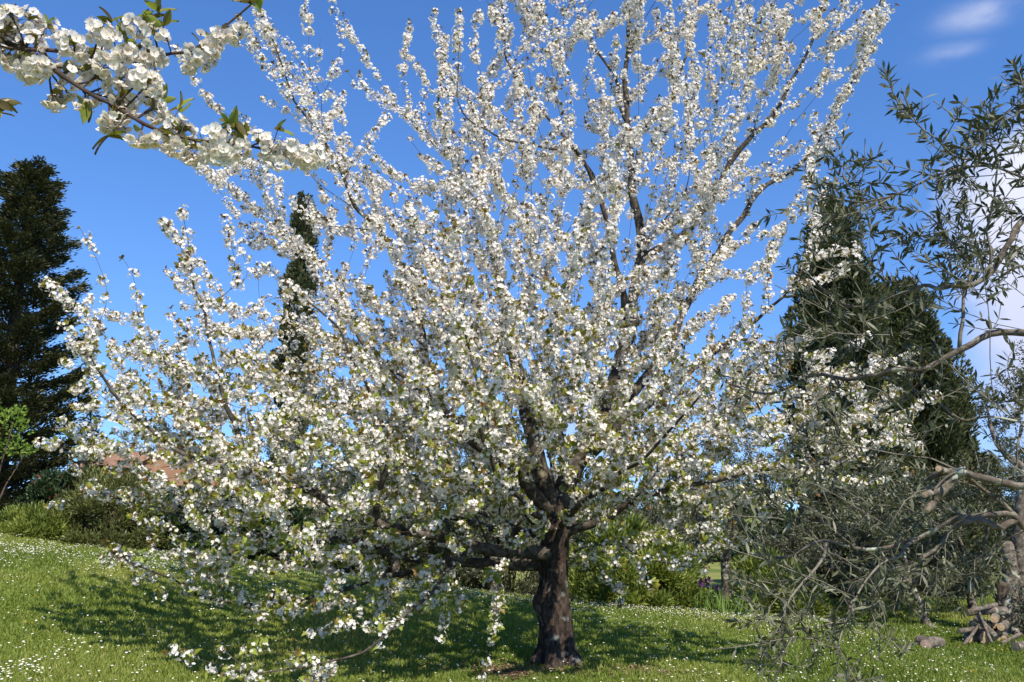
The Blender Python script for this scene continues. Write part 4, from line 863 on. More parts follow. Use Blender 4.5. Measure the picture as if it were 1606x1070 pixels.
def olive_tree(base, height, radius, label, seed, trunks=((0, 0),), tr=.13, nleaf=16000, group=None, crown_lo=.25, lsize=.075, lean=0.0, ntw=170):
    """a whole olive tree at middle distance: trunk, limbs and twigs grown into the crown volume, leaves on the twigs"""
    rng = np.random.default_rng(seed); base = np.array(base, float); base[2] = float(hgt(base[0], base[1]))
    root = thing('olive_tree', base, label, 'tree', group)
    fork = base + [lean, 0, height * .28]
    limbs = [([tuple(base - [0, 0, .1]), tuple(base + [lean * .3, .03, height * .12]), tuple(fork)], tr, tr * .8, None)]
    for k in range(4):
        a = k * pi / 2 + rng.uniform(-.5, .5); e = fork + np.array([cos(a) * radius * .55, sin(a) * radius * .55, height * rng.uniform(.28, .5)])
        limbs.append(([tuple(fork), tuple(fork * .5 + e * .5 + rdir(1, rng)[0] * .12), tuple(e)], tr * .55, .02, 0))
    u = rdir(ntw * 2, rng) * (rng.random((ntw * 2, 1)) ** .45); C_ = base + np.array([lean, 0, height * (crown_lo + (1 - crown_lo) / 2)])
    T = C_ + u * np.array([radius, radius, height * (1 - crown_lo) / 2]); T = T[vnoise(T[:, 0] * 1.3 + 9, T[:, 2] * 1.3 + seed % 11) > .30][:ntw]
    T = T[T[:, 2] > hgt(T[:, 0], T[:, 1]) + .25]
    s = grow(limbs, T, seed, bf=.15, step=.15, turn=1.0, rtwig=.005, rexp=.4, shoot=dict(len=lambda p, r: .15 + .35 * r.random(), keep=.7, up=.25, wild=.5, curl=-.02))
    gt = Geo()
    gb, gt = wood(s, range(len(limbs))); tr_o = Geo(); P0 = spline(limbs[0][0], .08); zz = np.linspace(0, 1, len(P0))
    gb0 = Geo(); tube(gb0, P0, tr * (1 - .15 * zz) + tr * .6 * np.clip(1 - zz / .25, 0, 1) ** 2, 16, noise=.08); gb0.build('trunk', m_obark, root, smooth=True)
    gb.build('limb', m_obark, root, smooth=True)
    o = gt.build('twigs', m_otwig, root, smooth=True); 
    if o: o['kind'] = 'stuff'
    # leaves in small tufts around the outer twigs
    idx = np.where((s.td < .6) & (s.rad < .03))[0]; e = rng.choice(idx, nleaf); p = s.pos[e] + rdir(nleaf, rng) * (rng.random((nleaf, 1)) ** .7) * .17
    d = unit(rdir(nleaf, rng) + np.array([0, 0, .2])); gL = Geo()
    gL.batch(LAN_V * [1.5, 1, 1], LAN_Q, LAN_T, p, frames_yz(d, rdir(nleaf, rng) * .8 + [0, 0, .7]), lsize * (.7 + .6 * rng.random(nleaf)), np.clip(.5 + .25 * rng.normal(size=nleaf), 0, 1))
    gL.build('crown', m_olive, root)['kind'] = 'stuff'
    return root
def gp(px, Y):
    """ground point under photograph column px at distance Y"""
    x = (px - 803.0) / F * Y; x = x * (CP + 0.0); return np.array([x / CP * 1.0 if False else (px - 803.0) / F * (Y / (CP + 0.28 * SP)), Y, 0.0])
olive_tree(gp(1140, 19), 3.6, 1.5, 'grey green olive tree behind the flower border, beside the oleander bush', 501)
olive_tree(gp(1236, 21), 3.7, 1.5, 'grey green olive tree standing in front of the dark cypress base', 502)
olive_tree(gp(1449, 15.8), 2.3, 1.15, 'small olive tree with a leaning pale trunk, left of the log pile', 503, tr=.07, lean=-.22, nleaf=9000, crown_lo=.18, ntw=110)
olive_tree(gp(1522, 17.5), 2.9, 1.3, 'olive tree with two thin trunks behind the log pile', 504, tr=.09, crown_lo=.12)
olive_tree(gp(1640, 24), 4.2, 2.0, 'hazy grey olive crown beyond the big split olive trunk at the right edge', 505)
olive_tree(gp(690, 20), 4.0, 2.3, 'grey green olive tree seen through the cherry limbs left of the cherry trunk', 506, nleaf=24000, crown_lo=.05)
olive_tree(gp(540, 23), 4.4, 2.3, 'grey olive tree behind the low cherry branches, between the dark hedge and another olive', 507, nleaf=24000, crown_lo=.05)
olive_tree(gp(850, 24), 4.3, 2.3, 'grey olive tree directly behind the cherry trunk', 508, nleaf=24000, crown_lo=.05)

# the big split olive trunk at the right edge
def build_split_olive():
    rng = np.random.default_rng(61); D = 14.6
    b = gp(1592, D); b[2] = float(hgt(b[0], b[1]))
    root = thing('olive_tree', b, 'old olive with a thick pale hollow trunk split in two, standing beside the log pile', 'tree')
    def Pt(px, py, d=0): return at(px, py, D + d)
    parts = [[b + [-.12, 0, -.1], Pt(1583, 950), Pt(1586, 910), Pt(1580, 865), Pt(1576, 852)], [b + [.22, .05, -.1], Pt(1604, 950), Pt(1603, 900), Pt(1602, 850), Pt(1604, 800), Pt(1612, 740)]]
    for k, pp in enumerate(parts):
        g = Geo(); q = spline([tuple(p) for p in pp], .05); n = len(q); zz = np.linspace(0, 1, n)
        tube(g, q, (.165 if k == 0 else .17) * (1 - .35 * zz) + .16 * np.clip(1 - zz / .2, 0, 1) ** 1.6, 22, noise=.07); g.build('trunk', m_obark, root, smooth=True)
    g = Geo(); q = spline([tuple(b + [-.75, -.05, .02]), tuple(b + [-.5, 0, .10]), tuple(b + [-.28, .02, .32]), tuple(b + [-.2, .02, .8])], .05); tube(g, q, np.linspace(.05, .12, len(q)), 12, noise=.08); g.build('root', m_dbark, root, smooth=True)
    top = np.array(parts[1][-1]); limbs = [([tuple(top), tuple(top + [.2, .1, .5]), tuple(top + [.6, .2, 1.2])], .09, .03, None), ([tuple(top), tuple(top + [-.3, .3, .5]), tuple(top + [-.2, .7, 1.3])], .07, .02, None)]
    T = top + np.array([.7, .3, 1.1]) + rdir(120, rng) * (rng.random((120, 1)) ** .5) * [1.1, 1.2, .9]
    s = grow(limbs, T, 5, bf=.15, step=.12, rtwig=.005, rexp=.4, shoot=dict(len=lambda p, r: .15 + .3 * r.random(), keep=.7, up=.2, wild=.5, curl=-.03))
    gb, gt = wood(s, [0, 1]); gb.build('limb', m_obark, root, smooth=True); gt.build('twigs', m_otwig, root)['kind'] = 'stuff'
    nl = 7000; idx = np.where(s.td < .6)[0]; e = rng.choice(idx, nl); p = s.pos[e] + rdir(nl, rng) * .15 * rng.random((nl, 1))
    ns_ = 1500; p2 = b + np.stack([rng.normal(.12, .22, ns_), rng.normal(-.25, .12, ns_), np.abs(rng.normal(.35, .25, ns_))], -1); p = np.vstack([p, p2]); nl += ns_
    g = Geo(); g.batch(LAN_V * [1.5, 1, 1], LAN_Q, LAN_T, p, frames_yz(rdir(nl, rng), rdir(nl, rng) + [0, 0, .7]), .07 * (.7 + .6 * rng.random(nl)), np.clip(.5 + .25 * rng.normal(size=nl), 0, 1)); g.build('crown', m_olive, root)['kind'] = 'stuff'
build_split_olive()

# ------------------------------------------------------------------ conifers and cypresses
def cypress(base, height, radius, label, seed, n=26000, group=None, belly=.35, spray=.135, lump=.22, material=None):
    """columnar cypress: dense upright sprays on a lumpy spindle"""
    rng = np.random.default_rng(seed); base = np.array(base, float); base[2] = float(hgt(base[0], base[1]))
    root = thing('cypress_tree', base, label, 'tree', group)
    g = Geo(); tube(g, [base - [0, 0, .1], base + [0, 0, height * .5], base + [0, 0, height * .93]], [radius * .13, radius * .08, .02], 10); g.build('trunk', m_dbark, root, smooth=True)
    def prof(t): return radius * np.clip(np.minimum((t + .03) / .10, 1), 0, 1) ** .6 * np.where(t < belly, 1, np.clip(1 - ((t - belly) / (1 - belly)) ** 2.3, 0.0, 1) + .03)
    # vertical clumps like flames: each is a spindle of sprays
    nc = int(170 * radius * height / 14) + 40; ct = rng.random(nc) ** .9 * .96; ca = rng.random(nc) * 2 * pi; cr = prof(ct) * (.50 + .64 * rng.random(nc) ** 1.4)
    cc = base + np.stack([np.cos(ca) * cr, np.sin(ca) * cr, ct * height], -1); cl_ = (.35 + .55 * rng.random(nc)) * min(1.3, .45 + radius * .5)
    k = rng.integers(0, nc, n); tt = rng.random(n); rad = cl_[k] * .42 * np.sin(pi * np.clip(tt * .9 + .08, 0, 1)) ** .7 * (.45 + .55 * rng.random(n))
    aa = rng.random(n) * 2 * pi; out_ = np.stack([np.cos(aa), np.sin(aa), 0 * aa], -1); cout = np.stack([np.cos(ca), np.sin(ca), 0 * ca], -1)[k]
    p = cc[k] + out_ * rad[:, None] + cout * (tt * .05)[:, None] + np.stack([0 * tt, 0 * tt, (tt - .35) * cl_[k] * 1.7], -1)
    # a loose inner filling
    m = n // 4; t2 = rng.random(m) * .93; a2 = rng.random(m) * 2 * pi; r2 = prof(t2) * .75 * np.sqrt(rng.random(m)); p2 = base + np.stack([np.cos(a2) * r2, np.sin(a2) * r2, t2 * height], -1)
    p = np.vstack([p, p2]); o2 = np.vstack([out_ + cout * .8, np.stack([np.cos(a2), np.sin(a2), 0 * a2], -1)]); d = unit(o2 * .55 + rdir(len(p), rng) * .35 + [0, 0, .9])
    tint = np.clip(.42 + .2 * rng.normal(size=len(p)) + .18 * rng.normal(size=nc)[np.concatenate([k, rng.integers(0, nc, m)])], 0, 1)
    gL = Geo(); gL.batch(SPR_V, SPR_Q, SPR_T, p, frames_yz(d, rdir(len(p), rng) + o2 * .6), spray * (.5 + .7 * rng.random(len(p))), tint)
    gL.build('crown', material or m_cypress, root)['kind'] = 'stuff'
    return root
cypress(gp(1344, 21.5), 9.9, 1.25, 'tallest dark cypress behind the blossom at the right, its tip beside olive sprays', 601, n=95000)
cypress(gp(1448, 22.5), 7.7, 1.42, 'broad dark cypress right of the tallest cypress, bordering the pale cloud', 602, n=95000)
cypress(gp(1508, 23.5), 5.6, .85, 'shorter bright edged cypress, outermost on the right of the cypress clump', 603, n=34000)
cypress(gp(446, 34), 13.9, .72, 'thin distant cypress column half hidden by the upper left blossom', 604, n=40000, spray=.17)

def conifer(base, height, radius, label, seed, nb=210, group=None, spray=.11, tuft=16, name='conifer_tree', material=None):
    """broad conifer: boughs in all directions that rise at the ends, clothed in short sprays"""
    rng = np.random.default_rng(seed); base = np.array(base, float); base[2] = float(hgt(base[0], base[1]))
    root = thing(name, base, label, 'tree', group); gt = Geo(); gbg = Geo(); gL = Geo()
    tube(gt, [base - [0, 0, .1], base + [0, 0, height * .5], base + [0, 0, height * .98]], [.26, .15, .012], 12); gt.build('trunk', m_dbark, root, smooth=True)
    P, D = [], []
    for i in range(nb):
        t = (i + rng.random()) / nb; t = t ** 1.0 * .985; a = i * 2.399 + rng.uniform(-.3, .3)
        Rm = radius * (1 - t) ** .62 * (.50 + .62 * rng.random()) * (1 if t > .08 else .8) + .10
        o = np.array([cos(a), sin(a), 0]); z0 = base[2] + t * height; st = np.array([base[0], base[1], z0]); rise = .12 + .35 * t + .15 * rng.random()
        q = spline([tuple(st), tuple(st + o * Rm * .5 + [0, 0, Rm * rise * .15]), tuple(st + o * Rm + [0, 0, Rm * rise])], .12)
        tube(gbg, q, np.linspace(.03 * (1 - t) + .008, .004, len(q)), 5)
        sd = np.cross(o, [0, 0, 1])
        for j in range(len(q)):
            u = j / max(1, len(q) - 1)
            if u < .25: continue
            nn_ = max(1, int(tuft * (.5 + .5 * u))); wv = Rm * .16 * (1.1 - u) + .05
            off = sd * rng.normal(size=(nn_, 1)) * wv + np.array([0, 0, 1]) * (rng.normal(size=(nn_, 1)) * .055 - .02) + o * rng.normal(size=(nn_, 1)) * .08
            P.append(q[j] + off); D.append(unit(o * (.7 + .3 * u) + sd * np.sign(np.sum(off * sd, 1, keepdims=True)) * .5 + rdir(nn_, rng) * .45 + [0, 0, .35]))
    gbg.build('limb', m_dbark, root, smooth=True); P = np.vstack(P); D = np.vstack(D); n = len(P)
    gL.batch(SPR_V, SPR_Q, SPR_T, P, frames_yz(D, rdir(n, rng) * .7 + [0, 0, .8]), spray * (.6 + .8 * rng.random(n)), np.clip(.45 + .25 * rng.normal(size=n), 0, 1))
    gL.build('crown', material or m_conifer, root)['kind'] = 'stuff'; print('CHERRY conifer', n)
    return root
conifer(gp(-24, 19.5), 8.7, 2.12, 'tall dark brownish green conifer at the left edge, its tip against the blue sky', 701, nb=150, tuft=130, spray=.085)
conifer(gp(118, 38), 5.1, .75, 'tiny distant fir tip showing between the tall conifer and the tiled roof', 702, nb=90, tuft=7, spray=.2)

# ------------------------------------------------------------------ shrubs, hedges, far trees
def shrub(name, base, radii, label, cat, seed, material, n, lv, leaf, lq, lt, group=None, clumps=60, up=.5, csz=.3, lowcut=.0, stems=14):
    """shrub or round crown: leaves in clumps over a lumpy dome, on visible stems"""
    rng = np.random.default_rng(seed); base = np.array(base, float); base[2] = float(hgt(base[0], base[1])); R = np.array(radii, float)
    root = thing(name, base, label, cat, group)
    u = rdir(clumps, rng); u[:, 2] = np.abs(u[:, 2]) * 1.0 - .12; u = unit(u) * (.55 + .42 * rng.random((clumps, 1)) ** .6)
    cc = base + np.array([0, 0, lowcut]) + u * R * np.array([1, 1, 1]); cc[:, 2] = np.maximum(cc[:, 2], base[2] + lowcut + .12)
    gs_ = Geo()
    for k in rng.permutation(clumps)[:stems]:
        m_ = base * .4 + cc[k] * .6; m_[:2] = base[:2] * .55 + cc[k][:2] * .45
        tube(gs_, spline([tuple(base + np.array([rng.normal() * R[0] * .12, rng.normal() * R[1] * .12, -.05])), tuple(m_), tuple(cc[k])], .15), [.012 + .01 * R[2]] * len(spline([tuple(base), tuple(m_), tuple(cc[k])], .15)) if False else .016, 6) if False else tube(gs_, [base + np.array([rng.normal() * R[0] * .12, rng.normal() * R[1] * .12, -.05]), m_, cc[k]], [.02 + .008 * R[2], .014, .006], 6)
    gs_.build('stem', m_dbark, root, smooth=True)
    k = rng.integers(0, clumps, n); dv = rdir(n, rng); s_ = csz * (.7 + .6 * rng.random(clumps))[k][:, None]; p = cc[k] + dv * s_ * rng.random((n, 1)) ** .5 * np.array([1, 1, .8])
    p[:, 2] = np.maximum(p[:, 2], hgt(p[:, 0], p[:, 1]) + .03)
    oo = unit((p - base - [0, 0, lowcut]) / R); d = unit(oo * .5 + dv * .5 + rdir(n, rng) * .5 + [0, 0, up])
    tint = np.clip(.45 + .2 * rng.normal(size=n) + .18 * rng.normal(size=clumps)[k], 0, 1)
    g = Geo(); g.batch(lv, lq, lt, p, frames_yz(d, rdir(n, rng) * .8 + oo * .6 + [0, 0, .3]), leaf * (.65 + .7 * rng.random(n)), tint)
    g.build('foliage', material, root)['kind'] = 'stuff'
    return root
LAN2 = LAN_V * [1.15, 1, 1]
shrub('oleander_bush', gp(985, 16.6), (1.35, 1.0, 1.55), 'light green oleander bush right behind the cherry trunk, at the daisy edge of the lawn', 'bush', 801, m_oleander, 26000, LAN2, .115, LAN_Q, LAN_T, clumps=95, up=.45, csz=.26)
shrub('oleander_bush', gp(1215, 17.2), (.85, .7, 1.2), 'yellowish green bush in front of the cypress base, behind the hanging olive twigs', 'bush', 802, m_oleander, 13000, LAN2, .11, LAN_Q, LAN_T, clumps=55, up=.45, csz=.24)
shrub('oleander_bush', gp(165, 17.0), (1.30, .9, 1.5), 'wide olive green shrub between the red tipped bush and the dark hedge', 'bush', 803, leaf_mat('clipped_shrub_leaf', [(0, (0.06, 0.068, 0.022)), (.5, (0.125, 0.14, 0.038)), (1, (0.23, 0.235, 0.07))], rough=.45, trans=.25), 26000, LAN2, .085, LAN_Q, LAN_T, clumps=120, up=.4, csz=.22)
shrub('bamboo_clump', gp(38, 16.4), (.72, .5, .55), 'low yellow green feathery clump at the left edge of the lawn', 'bush', 804, m_oleander, 11000, LAN2, .085, LAN_Q, LAN_T, clumps=50, up=.4, csz=.18)
shrub('photinia_bush', gp(82, 18.2), (.85, .8, 1.45), 'dark green bush with red leaf tips, in front of the tall conifer', 'bush', 805, m_phot, 14000, LEAF_V, .085, LEAF_Q, LEAF_T, clumps=75, up=.3, csz=.22)
shrub('dark_hedge', gp(300, 17.6), (1.5, .9, 1.5), 'dark green hedge under the low left cherry branches, next to the clipped shrub', 'hedge', 806, m_dark, 18000, LEAF_V, .09, LEAF_Q, LEAF_T, clumps=90, up=.3, csz=.24)
shrub('dark_hedge', gp(440, 18.6), (1.3, .9, 1.35), 'dark hedge bush further right, behind the drooping cherry branches', 'hedge', 807, m_dark, 14000, LEAF_V, .09, LEAF_Q, LEAF_T, clumps=70, up=.3, csz=.24)
shrub('lime_tree', gp(-30, 15.6), (.62, .5, 1.2), 'small lime green sapling poking in at the left edge before the dark conifer', 'tree', 808, m_lime, 900, LEAF_V, .065, LEAF_Q, LEAF_T, clumps=70, up=.3, csz=.13, lowcut=1.4, stems=3)
for i, (px, Y, rx, rz, lab) in enumerate([(960, 40, 2.4, 3.1, 'round dark green tree far behind, just right of the cherry trunk'), (1060, 46, 3.0, 3.2, 'distant dark tree crown between the cherry trunk and the olives'), (760, 48, 3.4, 3.0, 'distant dark tree crown glimpsed left of the cherry trunk'),
        (600, 46, 3.0, 2.8, 'distant dark tree behind the grey olives'), (1180, 50, 3.2, 3.6, 'distant dark tree crown left of the tallest cypress'), (1590, 52, 3.5, 3.5, 'distant grey green tree low under the cloud at the right edge'), (1700, 48, 3.6, 3.8, 'distant tree beyond the right edge of the lawn'), (420, 50, 3.0, 3.6, 'distant tree crown right of the tiled house')]):
    shrub('far_tree', gp(px, Y), (rx, rx, rz), lab, 'tree', 820 + i, m_dark, 8000, LEAF_V * [1.4, 1, 1], .26, LEAF_Q, LEAF_T, group='trees far beyond the lawn', clumps=80, up=.3, csz=.65)

# more olives and brush behind the cherry, so that the slope beyond the lawn is covered
for i, (px, Y, h_, r_, lab) in enumerate([(620, 19.5, 3.2, 1.7, 'low olive tree close behind the thick left cherry limbs'), (775, 19, 3.2, 1.5, 'low olive tree just left of the cherry trunk'), (1045, 24, 4.0, 2.0, 'olive tree between the oleander bush and the distant dark trees'), (480, 27, 4.4, 2.4, 'olive tree rising behind the two dark hedges'), (1330, 17.5, 2.8, 1.4, 'scrubby olive at the foot of the tallest cypress'), (1400, 18.5, 2.9, 1.3, 'scrubby olive at the foot of the broad cypress')]):
    olive_tree(gp(px, Y), h_, r_, lab, 520 + i, nleaf=15000, crown_lo=.12, tr=.10)

# ------------------------------------------------------------------ tiled house on the left
def quad_box(g, c, sx, sy, sz, rot=0.0, mi=0):
    x, y, z = c; v = np.array([(a * sx / 2, b_ * sy / 2, d) for d in (0, sz) for a, b_ in ((-1, -1), (1, -1), (1, 1), (-1, 1))])
    v = np.stack([v[:, 0] * cos(rot) - v[:, 1] * sin(rot) + x, v[:, 0] * sin(rot) + v[:, 1] * cos(rot) + y, v[:, 2] + z], -1)
    g.add(v, [(0, 3, 2, 1), (4, 5, 6, 7), (0, 1, 5, 4), (1, 2, 6, 5), (2, 3, 7, 6), (3, 0, 4, 7)], None, .5, mi)
def tile_roof(g, x0, x1, y0, z0, y1, z1):
    """slope of curved clay tiles from the eave (y0,z0) up to the ridge (y1,z1), with a rolled profile and stepped courses"""
    nx = int((x1 - x0) / .055); nr = 14; xs = np.linspace(x0, x1, nx); rows = []
    for k in range(nr):
        for u in (0.0, 0.97):
            t = (k + u) / nr; rows.append((y0 + (y1 - y0) * t, z0 + (z1 - z0) * t + (0.05 if u == 0 else 0.0)))
    wv = 0.045 * np.abs(np.sin(xs * pi / .22)); V = []
    for y, z in rows: V.append(np.stack([xs, np.full(nx, y), z + wv], -1))
    for y, z in rows: V.append(np.stack([xs, np.full(nx, y), z - .09 + 0 * wv], -1))
    V = np.array(V).reshape(-1, 3); n = len(rows); i = np.arange(n - 1)[:, None] * nx; j = np.arange(nx - 1)[None]
    Q1 = np.stack([i + j, i + j + 1, i + nx + j + 1, i + nx + j], -1).reshape(-1, 4); Q2 = Q1[:, ::-1] + n * nx
    jj = np.arange(nx - 1); e = np.stack([jj, jj + n * nx, jj + 1 + n * nx, jj + 1], -1)
    r = np.arange(n - 1) * nx; l_ = np.stack([r, r + nx, r + nx + n * nx, r + n * nx], -1); rr = l_[:, ::-1] + nx - 1
    tint = np.random.default_rng(1).random(len(Q1)); g.add(V, np.vstack([Q1, Q2, e, l_, rr]), None, .5)
def build_house():
    m_wall = plain_mat('ochre_plaster', [(.3, (.22, .115, .065)), (.7, (.33, .18, .105))], nscale=3, rough=.9)
    m_tile = plain_mat('clay_tile', [(.3, (.16, .085, .055)), (.5, (.26, .15, .10)), (.7, (.36, .24, .17))], nscale=9, rough=.9)
    m_brick = plain_mat('chimney_brick', [(.3, (.26, .10, .06)), (.7, (.42, .20, .12))], nscale=12, rough=.9)
    m_glass = plain_mat('window_glass', [(.3, (.02, .025, .03)), (.7, (.04, .05, .06))], nscale=1, rough=.08, bump=0)
    m_shut = plain_mat('wood_shutter', [(.3, (.07, .045, .03)), (.7, (.11, .07, .045))], nscale=15, rough=.7)
    D = 38.0; p0 = at(117, 733, D); p1 = at(345, 733, D); zg = float(hgt(p0[0], D)); ze = p0[2]
    root = thing('tiled_house', ((p0[0] + p1[0]) / 2, D + 2, zg), 'low ochre house with clay tile roof and brick chimney behind the left shrubs', 'house')
    xm = p0[0] + (p1[0] - p0[0]) * .47
    g = Geo(); quad_box(g, ((p0[0] + xm) / 2 + .12, D + 2.5, zg - .3), xm - p0[0] - .5, 4.0, ze - zg + .25); quad_box(g, ((xm + p1[0]) / 2 + .03, D + 2.0, zg - .3), p1[0] - xm - .10, 5.0, ze - zg + .42)
    # gable triangle of the right wing, facing the camera
    xa, xb = xm + .08, p1[0] - .02; yg = D - .5; zt = ze + .12; xc = (xa + xb) / 2; zr = ze + 1.0
    g.add([(xa, yg, zt), (xb, yg, zt), (xc, yg, zr), (xa, yg + 5, zt), (xb, yg + 5, zt), (xc, yg + 5, zr)], None, [(0, 1, 2), (5, 4, 3)]); g.build('wall', m_wall, root)
    g = Geo(); tile_roof(g, p0[0] - .15, xm + .05, D - .35, ze, D + 2.6, ze + .85); tile_roof(g, p0[0] - .15, xm + .05, D + 5.5, ze, D + 2.62, ze + .85)
    roof = g.build('roof', m_tile, root)
    g = Geo()
    for sx in (-1, 1):
        xe = xc + sx * ((xb - xa) / 2 + .18); V = [(xe, yg - .2, zt - .1), (xc, yg - .2, zr + .02), (xc, yg + 5.2, zr + .02), (xe, yg + 5.2, zt - .1)]; V += [(a, b_, c + .12) for a, b_, c in V]
        g.add(V, [(0, 1, 2, 3), (7, 6, 5, 4), (0, 4, 5, 1), (3, 2, 6, 7), (0, 3, 7, 4), (1, 5, 6, 2)])
    g.build('roof', m_tile, root)
    c0 = at(255, 705, D + 1.2); g = Geo(); quad_box(g, (c0[0], D + 1.3, ze + .2), .42, .5, at(255, 690, D)[2] - ze - .2); ch = g.build('chimney', m_brick, root)
    g = Geo(); zc = at(255, 690, D)[2]; quad_box(g, (c0[0], D + 1.3, zc), .54, .62, .07); [quad_box(g, (c0[0] + a, D + 1.3, zc + .07), .06, .5, .14) for a in (-.2, .2)]; quad_box(g, (c0[0], D + 1.3, zc + .21), .58, .64, .06); o = g.build('chimney_cap', m_tile, None, origin=root['org']); o.location = (0, 0, 0); o.parent = ch
    for x in (p0[0] + 1.0, p0[0] + 2.2, xc):
        yw = D + .5 if x < xm else D - .5
        g = Geo(); quad_box(g, (x, yw - .02, ze - 1.9), .8, .06, 1.1); wdw = g.build('window', m_shut, root)
        g = Geo(); quad_box(g, (x, yw - .056, ze - 1.82), .62, .02, .94); o = g.build('pane', m_glass, None, origin=root['org']); o.location = (0, 0, 0); o.parent = wdw
build_house()

# ------------------------------------------------------------------ logs, irises, dandelions
def log(a, b_, r, label, group=None, cut=m_wood, seed=0):
    rng = np.random.default_rng(seed); a = np.array(a, float); b_ = np.array(b_, float); c = (a + b_) / 2
    root = thing('log', (c[0], c[1], min(a[2], b_[2]) - r), label, 'log', group); g = Geo()
    q = spline([tuple(a), tuple(c + rdir(1, rng)[0] * r * .35), tuple(b_)], .07); R_ = r * (1 + .1 * rng.normal(size=len(q))); R_[0] = r; R_[-1] = r * .92
    tube(g, q, R_, 14, cap=False, noise=.06, rng=rng); g.build('bark', m_obark, root, smooth=True)
    for e, d, rr in ((q[0], unit(q[0] - q[1]), R_[0]), (q[-1], unit(q[-1] - q[-2]), R_[-1])):
        f = frames_z(d[None])[0]; k = 16; g = Geo(); vv = [e + (f[:, 0] * cos(i * 2 * pi / k) + f[:, 1] * sin(i * 2 * pi / k)) * rr * .97 + d * .003 for i in range(k)] + [e + d * .006]
        g.add(vv, None, [(i, (i + 1) % k, k) for i in range(k)]); g.build('cut_end', cut, root)
def lp(px, py, Y): 
    return at(px, py, Y)
def gl(px, Y, up):
    p = gp(px, Y); return np.array([p[0], p[1], float(hgt(p[0], p[1])) + up])
LY = 13.6
log(gl(1538, LY - .15, .09), gl(1530, LY + .25, .10), .10, 'short stout log with a pale cut face, at the front foot of the log pile', cut=m_wood, seed=1)
log(gl(1496, LY - .1, .19), gl(1535, LY + .1, .24), .035, 'thin grey log jutting out of the pile toward the left', seed=2)
log(gl(1524, LY, .36), gl(1552, LY - .25, .12), .05, 'grey forked looking log slanting down across the front of the pile', seed=3)
log(gl(1512, LY + .25, .42), gl(1574, LY + .2, .45), .06, 'long grey log lying across the top of the pile', seed=4)
log(gl(1553, LY - .1, .36), gl(1556, LY + .5, .37), .06, 'log end with a round pale cut near the top of the pile', seed=5)
log(gl(1562, LY - .1, .24), gl(1570, LY + .4, .25), .055, 'log with a pale split end on the right side of the pile', seed=6)
k = 0
for row, (n_, z_) in enumerate(((6, .055), (5, .15), (4, .245))):
    for i in range(n_):
        px = 1512 + i * 10.5 + row * 4.5; rng = np.random.default_rng(900 + k); k += 1
        log(gl(px, LY + .02 + .08 * rng.random(), z_), gl(px + rng.uniform(-4, 5), LY + .55, z_), .042 + .012 * rng.random(), 'small round log stacked inside the pile beside the split olive trunk', 'logs stacked in the pile', seed=40 + k)
log(gl(1431, 13.3, .085), gl(1449, 13.1, .08), .085, 'thick brown log lying in the grass left of the pile', seed=71)
log(gl(1443, 12.85, .075), gl(1466, 13.2, .085), .08, 'short log with a pinkish cut face, lying left of the pile', cut=m_pinkwood, seed=72)
log(gl(1581, 12.8, .07), gl(1625, 13.0, .07), .07, 'pale bare log on the grass at the right edge', cut=m_wood, seed=73)

def iris(base, label, seed, flowers=2):
    rng = np.random.default_rng(seed); base = np.array(base, float); base[2] = float(hgt(base[0], base[1])); root = thing('iris_plant', base, label, 'flower', 'irises in the border'); g = Geo()
    for i in range(26):
        b_ = base + [rng.normal() * .10, rng.normal() * .08, 0]; h = .28 + .25 * rng.random(); d = unit(np.array([rng.normal() * .25, rng.normal() * .2, 1])); sd = unit(np.cross(d, rdir(1, rng)[0])); bend = rdir(1, rng)[0] * .05 * [1, 1, 0]
        g.add([b_ - sd * .014, b_ + sd * .014, b_ + d * h * .55 + sd * .012, b_ + d * h + bend, b_ + d * h * .55 - sd * .012], [(0, 1, 2, 4)], [(4, 2, 3)], rng.random())
    g.build('leaves', m_green, root)['kind'] = 'stuff'
    for i in range(flowers):
        b_ = base + [rng.normal() * .12, rng.normal() * .06, 0]; t_ = b_ + [rng.normal() * .03, 0, .44 + .16 * rng.random()]; g = Geo(); tube(g, [b_, (b_ + t_) / 2, t_], [.006, .005, .005], 6); st = g.build('stalk', m_green, root)
        g = Geo(); P, D, Z_ = [], [], []
        for k_ in range(6):
            a = k_ * pi / 3; dn = k_ % 2; o = np.array([cos(a), sin(a), 0]); P.append(t_); D.append(unit(o * (.8 if dn else .45) + [0, 0, -.35 if dn else .9])); Z_.append(o * .3 + [0, 0, 1.0 if dn else -.2])
        g.batch(NL_V * [1.7, 1, 1], NL_Q, None, np.array(P), frames_yz(np.array(D), np.array(Z_)), np.full(6, .075), rng.random(6)); o_ = g.build('flower', m_iris, None, origin=root['org'], smooth=True); o_.location = (0, 0, 0); o_.parent = st
for i, (px, Y, nf, lab) in enumerate([(1098, 15.9, 2, 'dark purple iris nearest the oleander bush'), (1112, 16.0, 3, 'dark purple iris with most flowers, in the border right of the oleander'), (1126, 15.8, 1, 'single flowered purple iris right of the other irises'), (1140, 15.7, 0, 'tuft of iris leaves without flowers at the daisy edge'), (1160, 15.9, 0, 'flowerless iris tuft nearest the hanging olive twigs')]): iris(gp(px, Y), lab, 950 + i, nf)

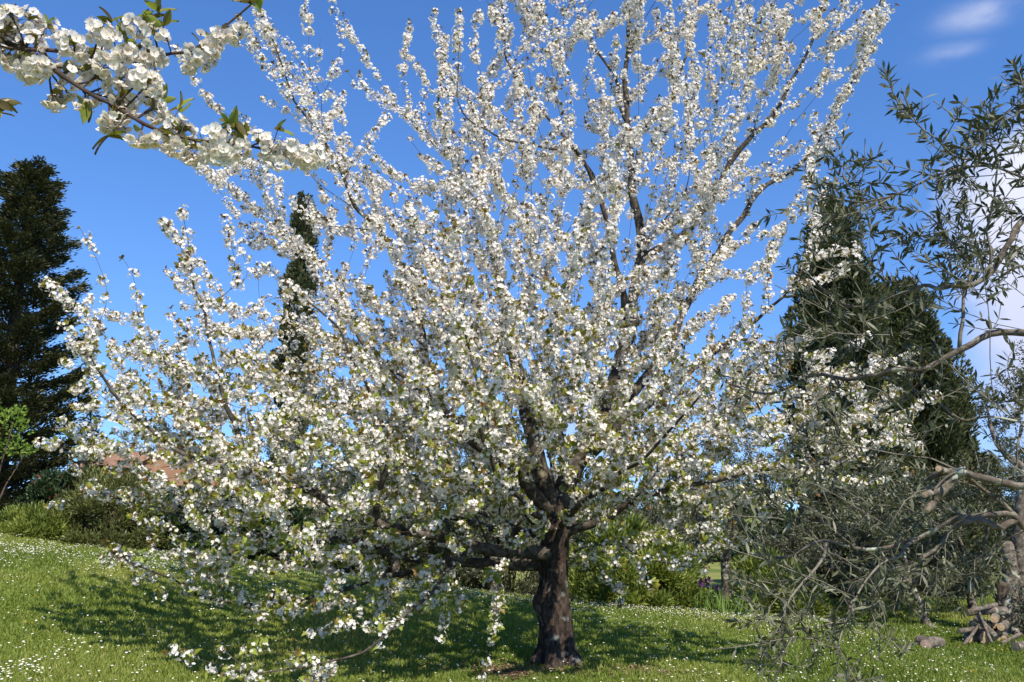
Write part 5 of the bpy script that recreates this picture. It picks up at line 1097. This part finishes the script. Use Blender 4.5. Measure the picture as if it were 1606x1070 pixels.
def dandelion(p, seed):
    rng = np.random.default_rng(seed); p = np.array(p, float); root = thing('dandelion', p, 'small yellow dandelion head in the grass', 'flower', 'dandelions in the lawn'); t_ = p + [rng.normal() * .01, 0, .10 + .04 * rng.random()]
    g = Geo(); tube(g, [p, (p + t_) / 2, t_], [.002] * 3, 5); g.build('stalk', m_green, root); g = Geo(); n = 26; z = np.tile([[0, 0, 1.]], (n, 1)); a = rng.random(n) * 2 * pi; e = .2 + .9 * rng.random(n)
    d = np.stack([np.cos(a) * np.sin(e), np.sin(a) * np.sin(e), np.cos(e)], -1); g.batch(LAN_V * [1.8, 1, 1], LAN_Q, LAN_T, np.tile(t_, (n, 1)), frames_yz(d, z + rdir(n, rng) * .1), np.full(n, .019), rng.random(n)); g.build('flower_head', m_yellow, root)
for i, (px, Y) in enumerate([(57, 10.2), (45, 9.0), (57, 8.95), (112, 12), (1545, 12.2), (1558, 12.0), (1570, 12.4), (1493, 12.4), (1500, 9.6), (1508, 9.5), (1512, 9.7), (1376, 8.3), (1490, 14.5), (1502, 14.8), (1515, 14.6)]): dandelion(gl(px, Y, 0), 970 + i)

for i, (px, Y, rx, rz, lab) in enumerate([(590, 20.5, 1.5, 1.9, 'grey green scrub behind the lawn crest, seen under the thick left limbs'), (700, 20, 1.5, 1.8, 'grey green scrub between two olives left of the cherry trunk'), (800, 20.5, 1.4, 1.9, 'grey green scrub immediately left of the cherry trunk'), (520, 21, 1.4, 1.8, 'grey green scrub beside the dark hedge bush')]):
    shrub('olive_scrub', gp(px, Y), (rx, 1.0, rz), lab, 'bush', 860 + i, m_olive, 11000, LAN_V * [1.5, 1, 1], .085, LAN_Q, LAN_T, clumps=70, up=.3, csz=.32)
for i, (a, b_, r_, lab) in enumerate([((1500, -.3, .02), (1528, -.1, .28), .022, 'thin stick leaning against the left side of the log pile'), ((1545, -.35, .05), (1530, -.05, .46), .02, 'thin upright stick in front of the log pile'), ((1560, -.3, .03), (1592, -.2, .16), .03, 'low branch lying between the log pile and the split trunk'), ((1520, -.2, .50), (1558, .3, .54), .035, 'crooked grey branch thrown on top of the log pile')]):
    log(gl(a[0], LY + a[1], a[2]), gl(b_[0], LY + b_[1], b_[2]), r_, lab, seed=80 + i)
clean()
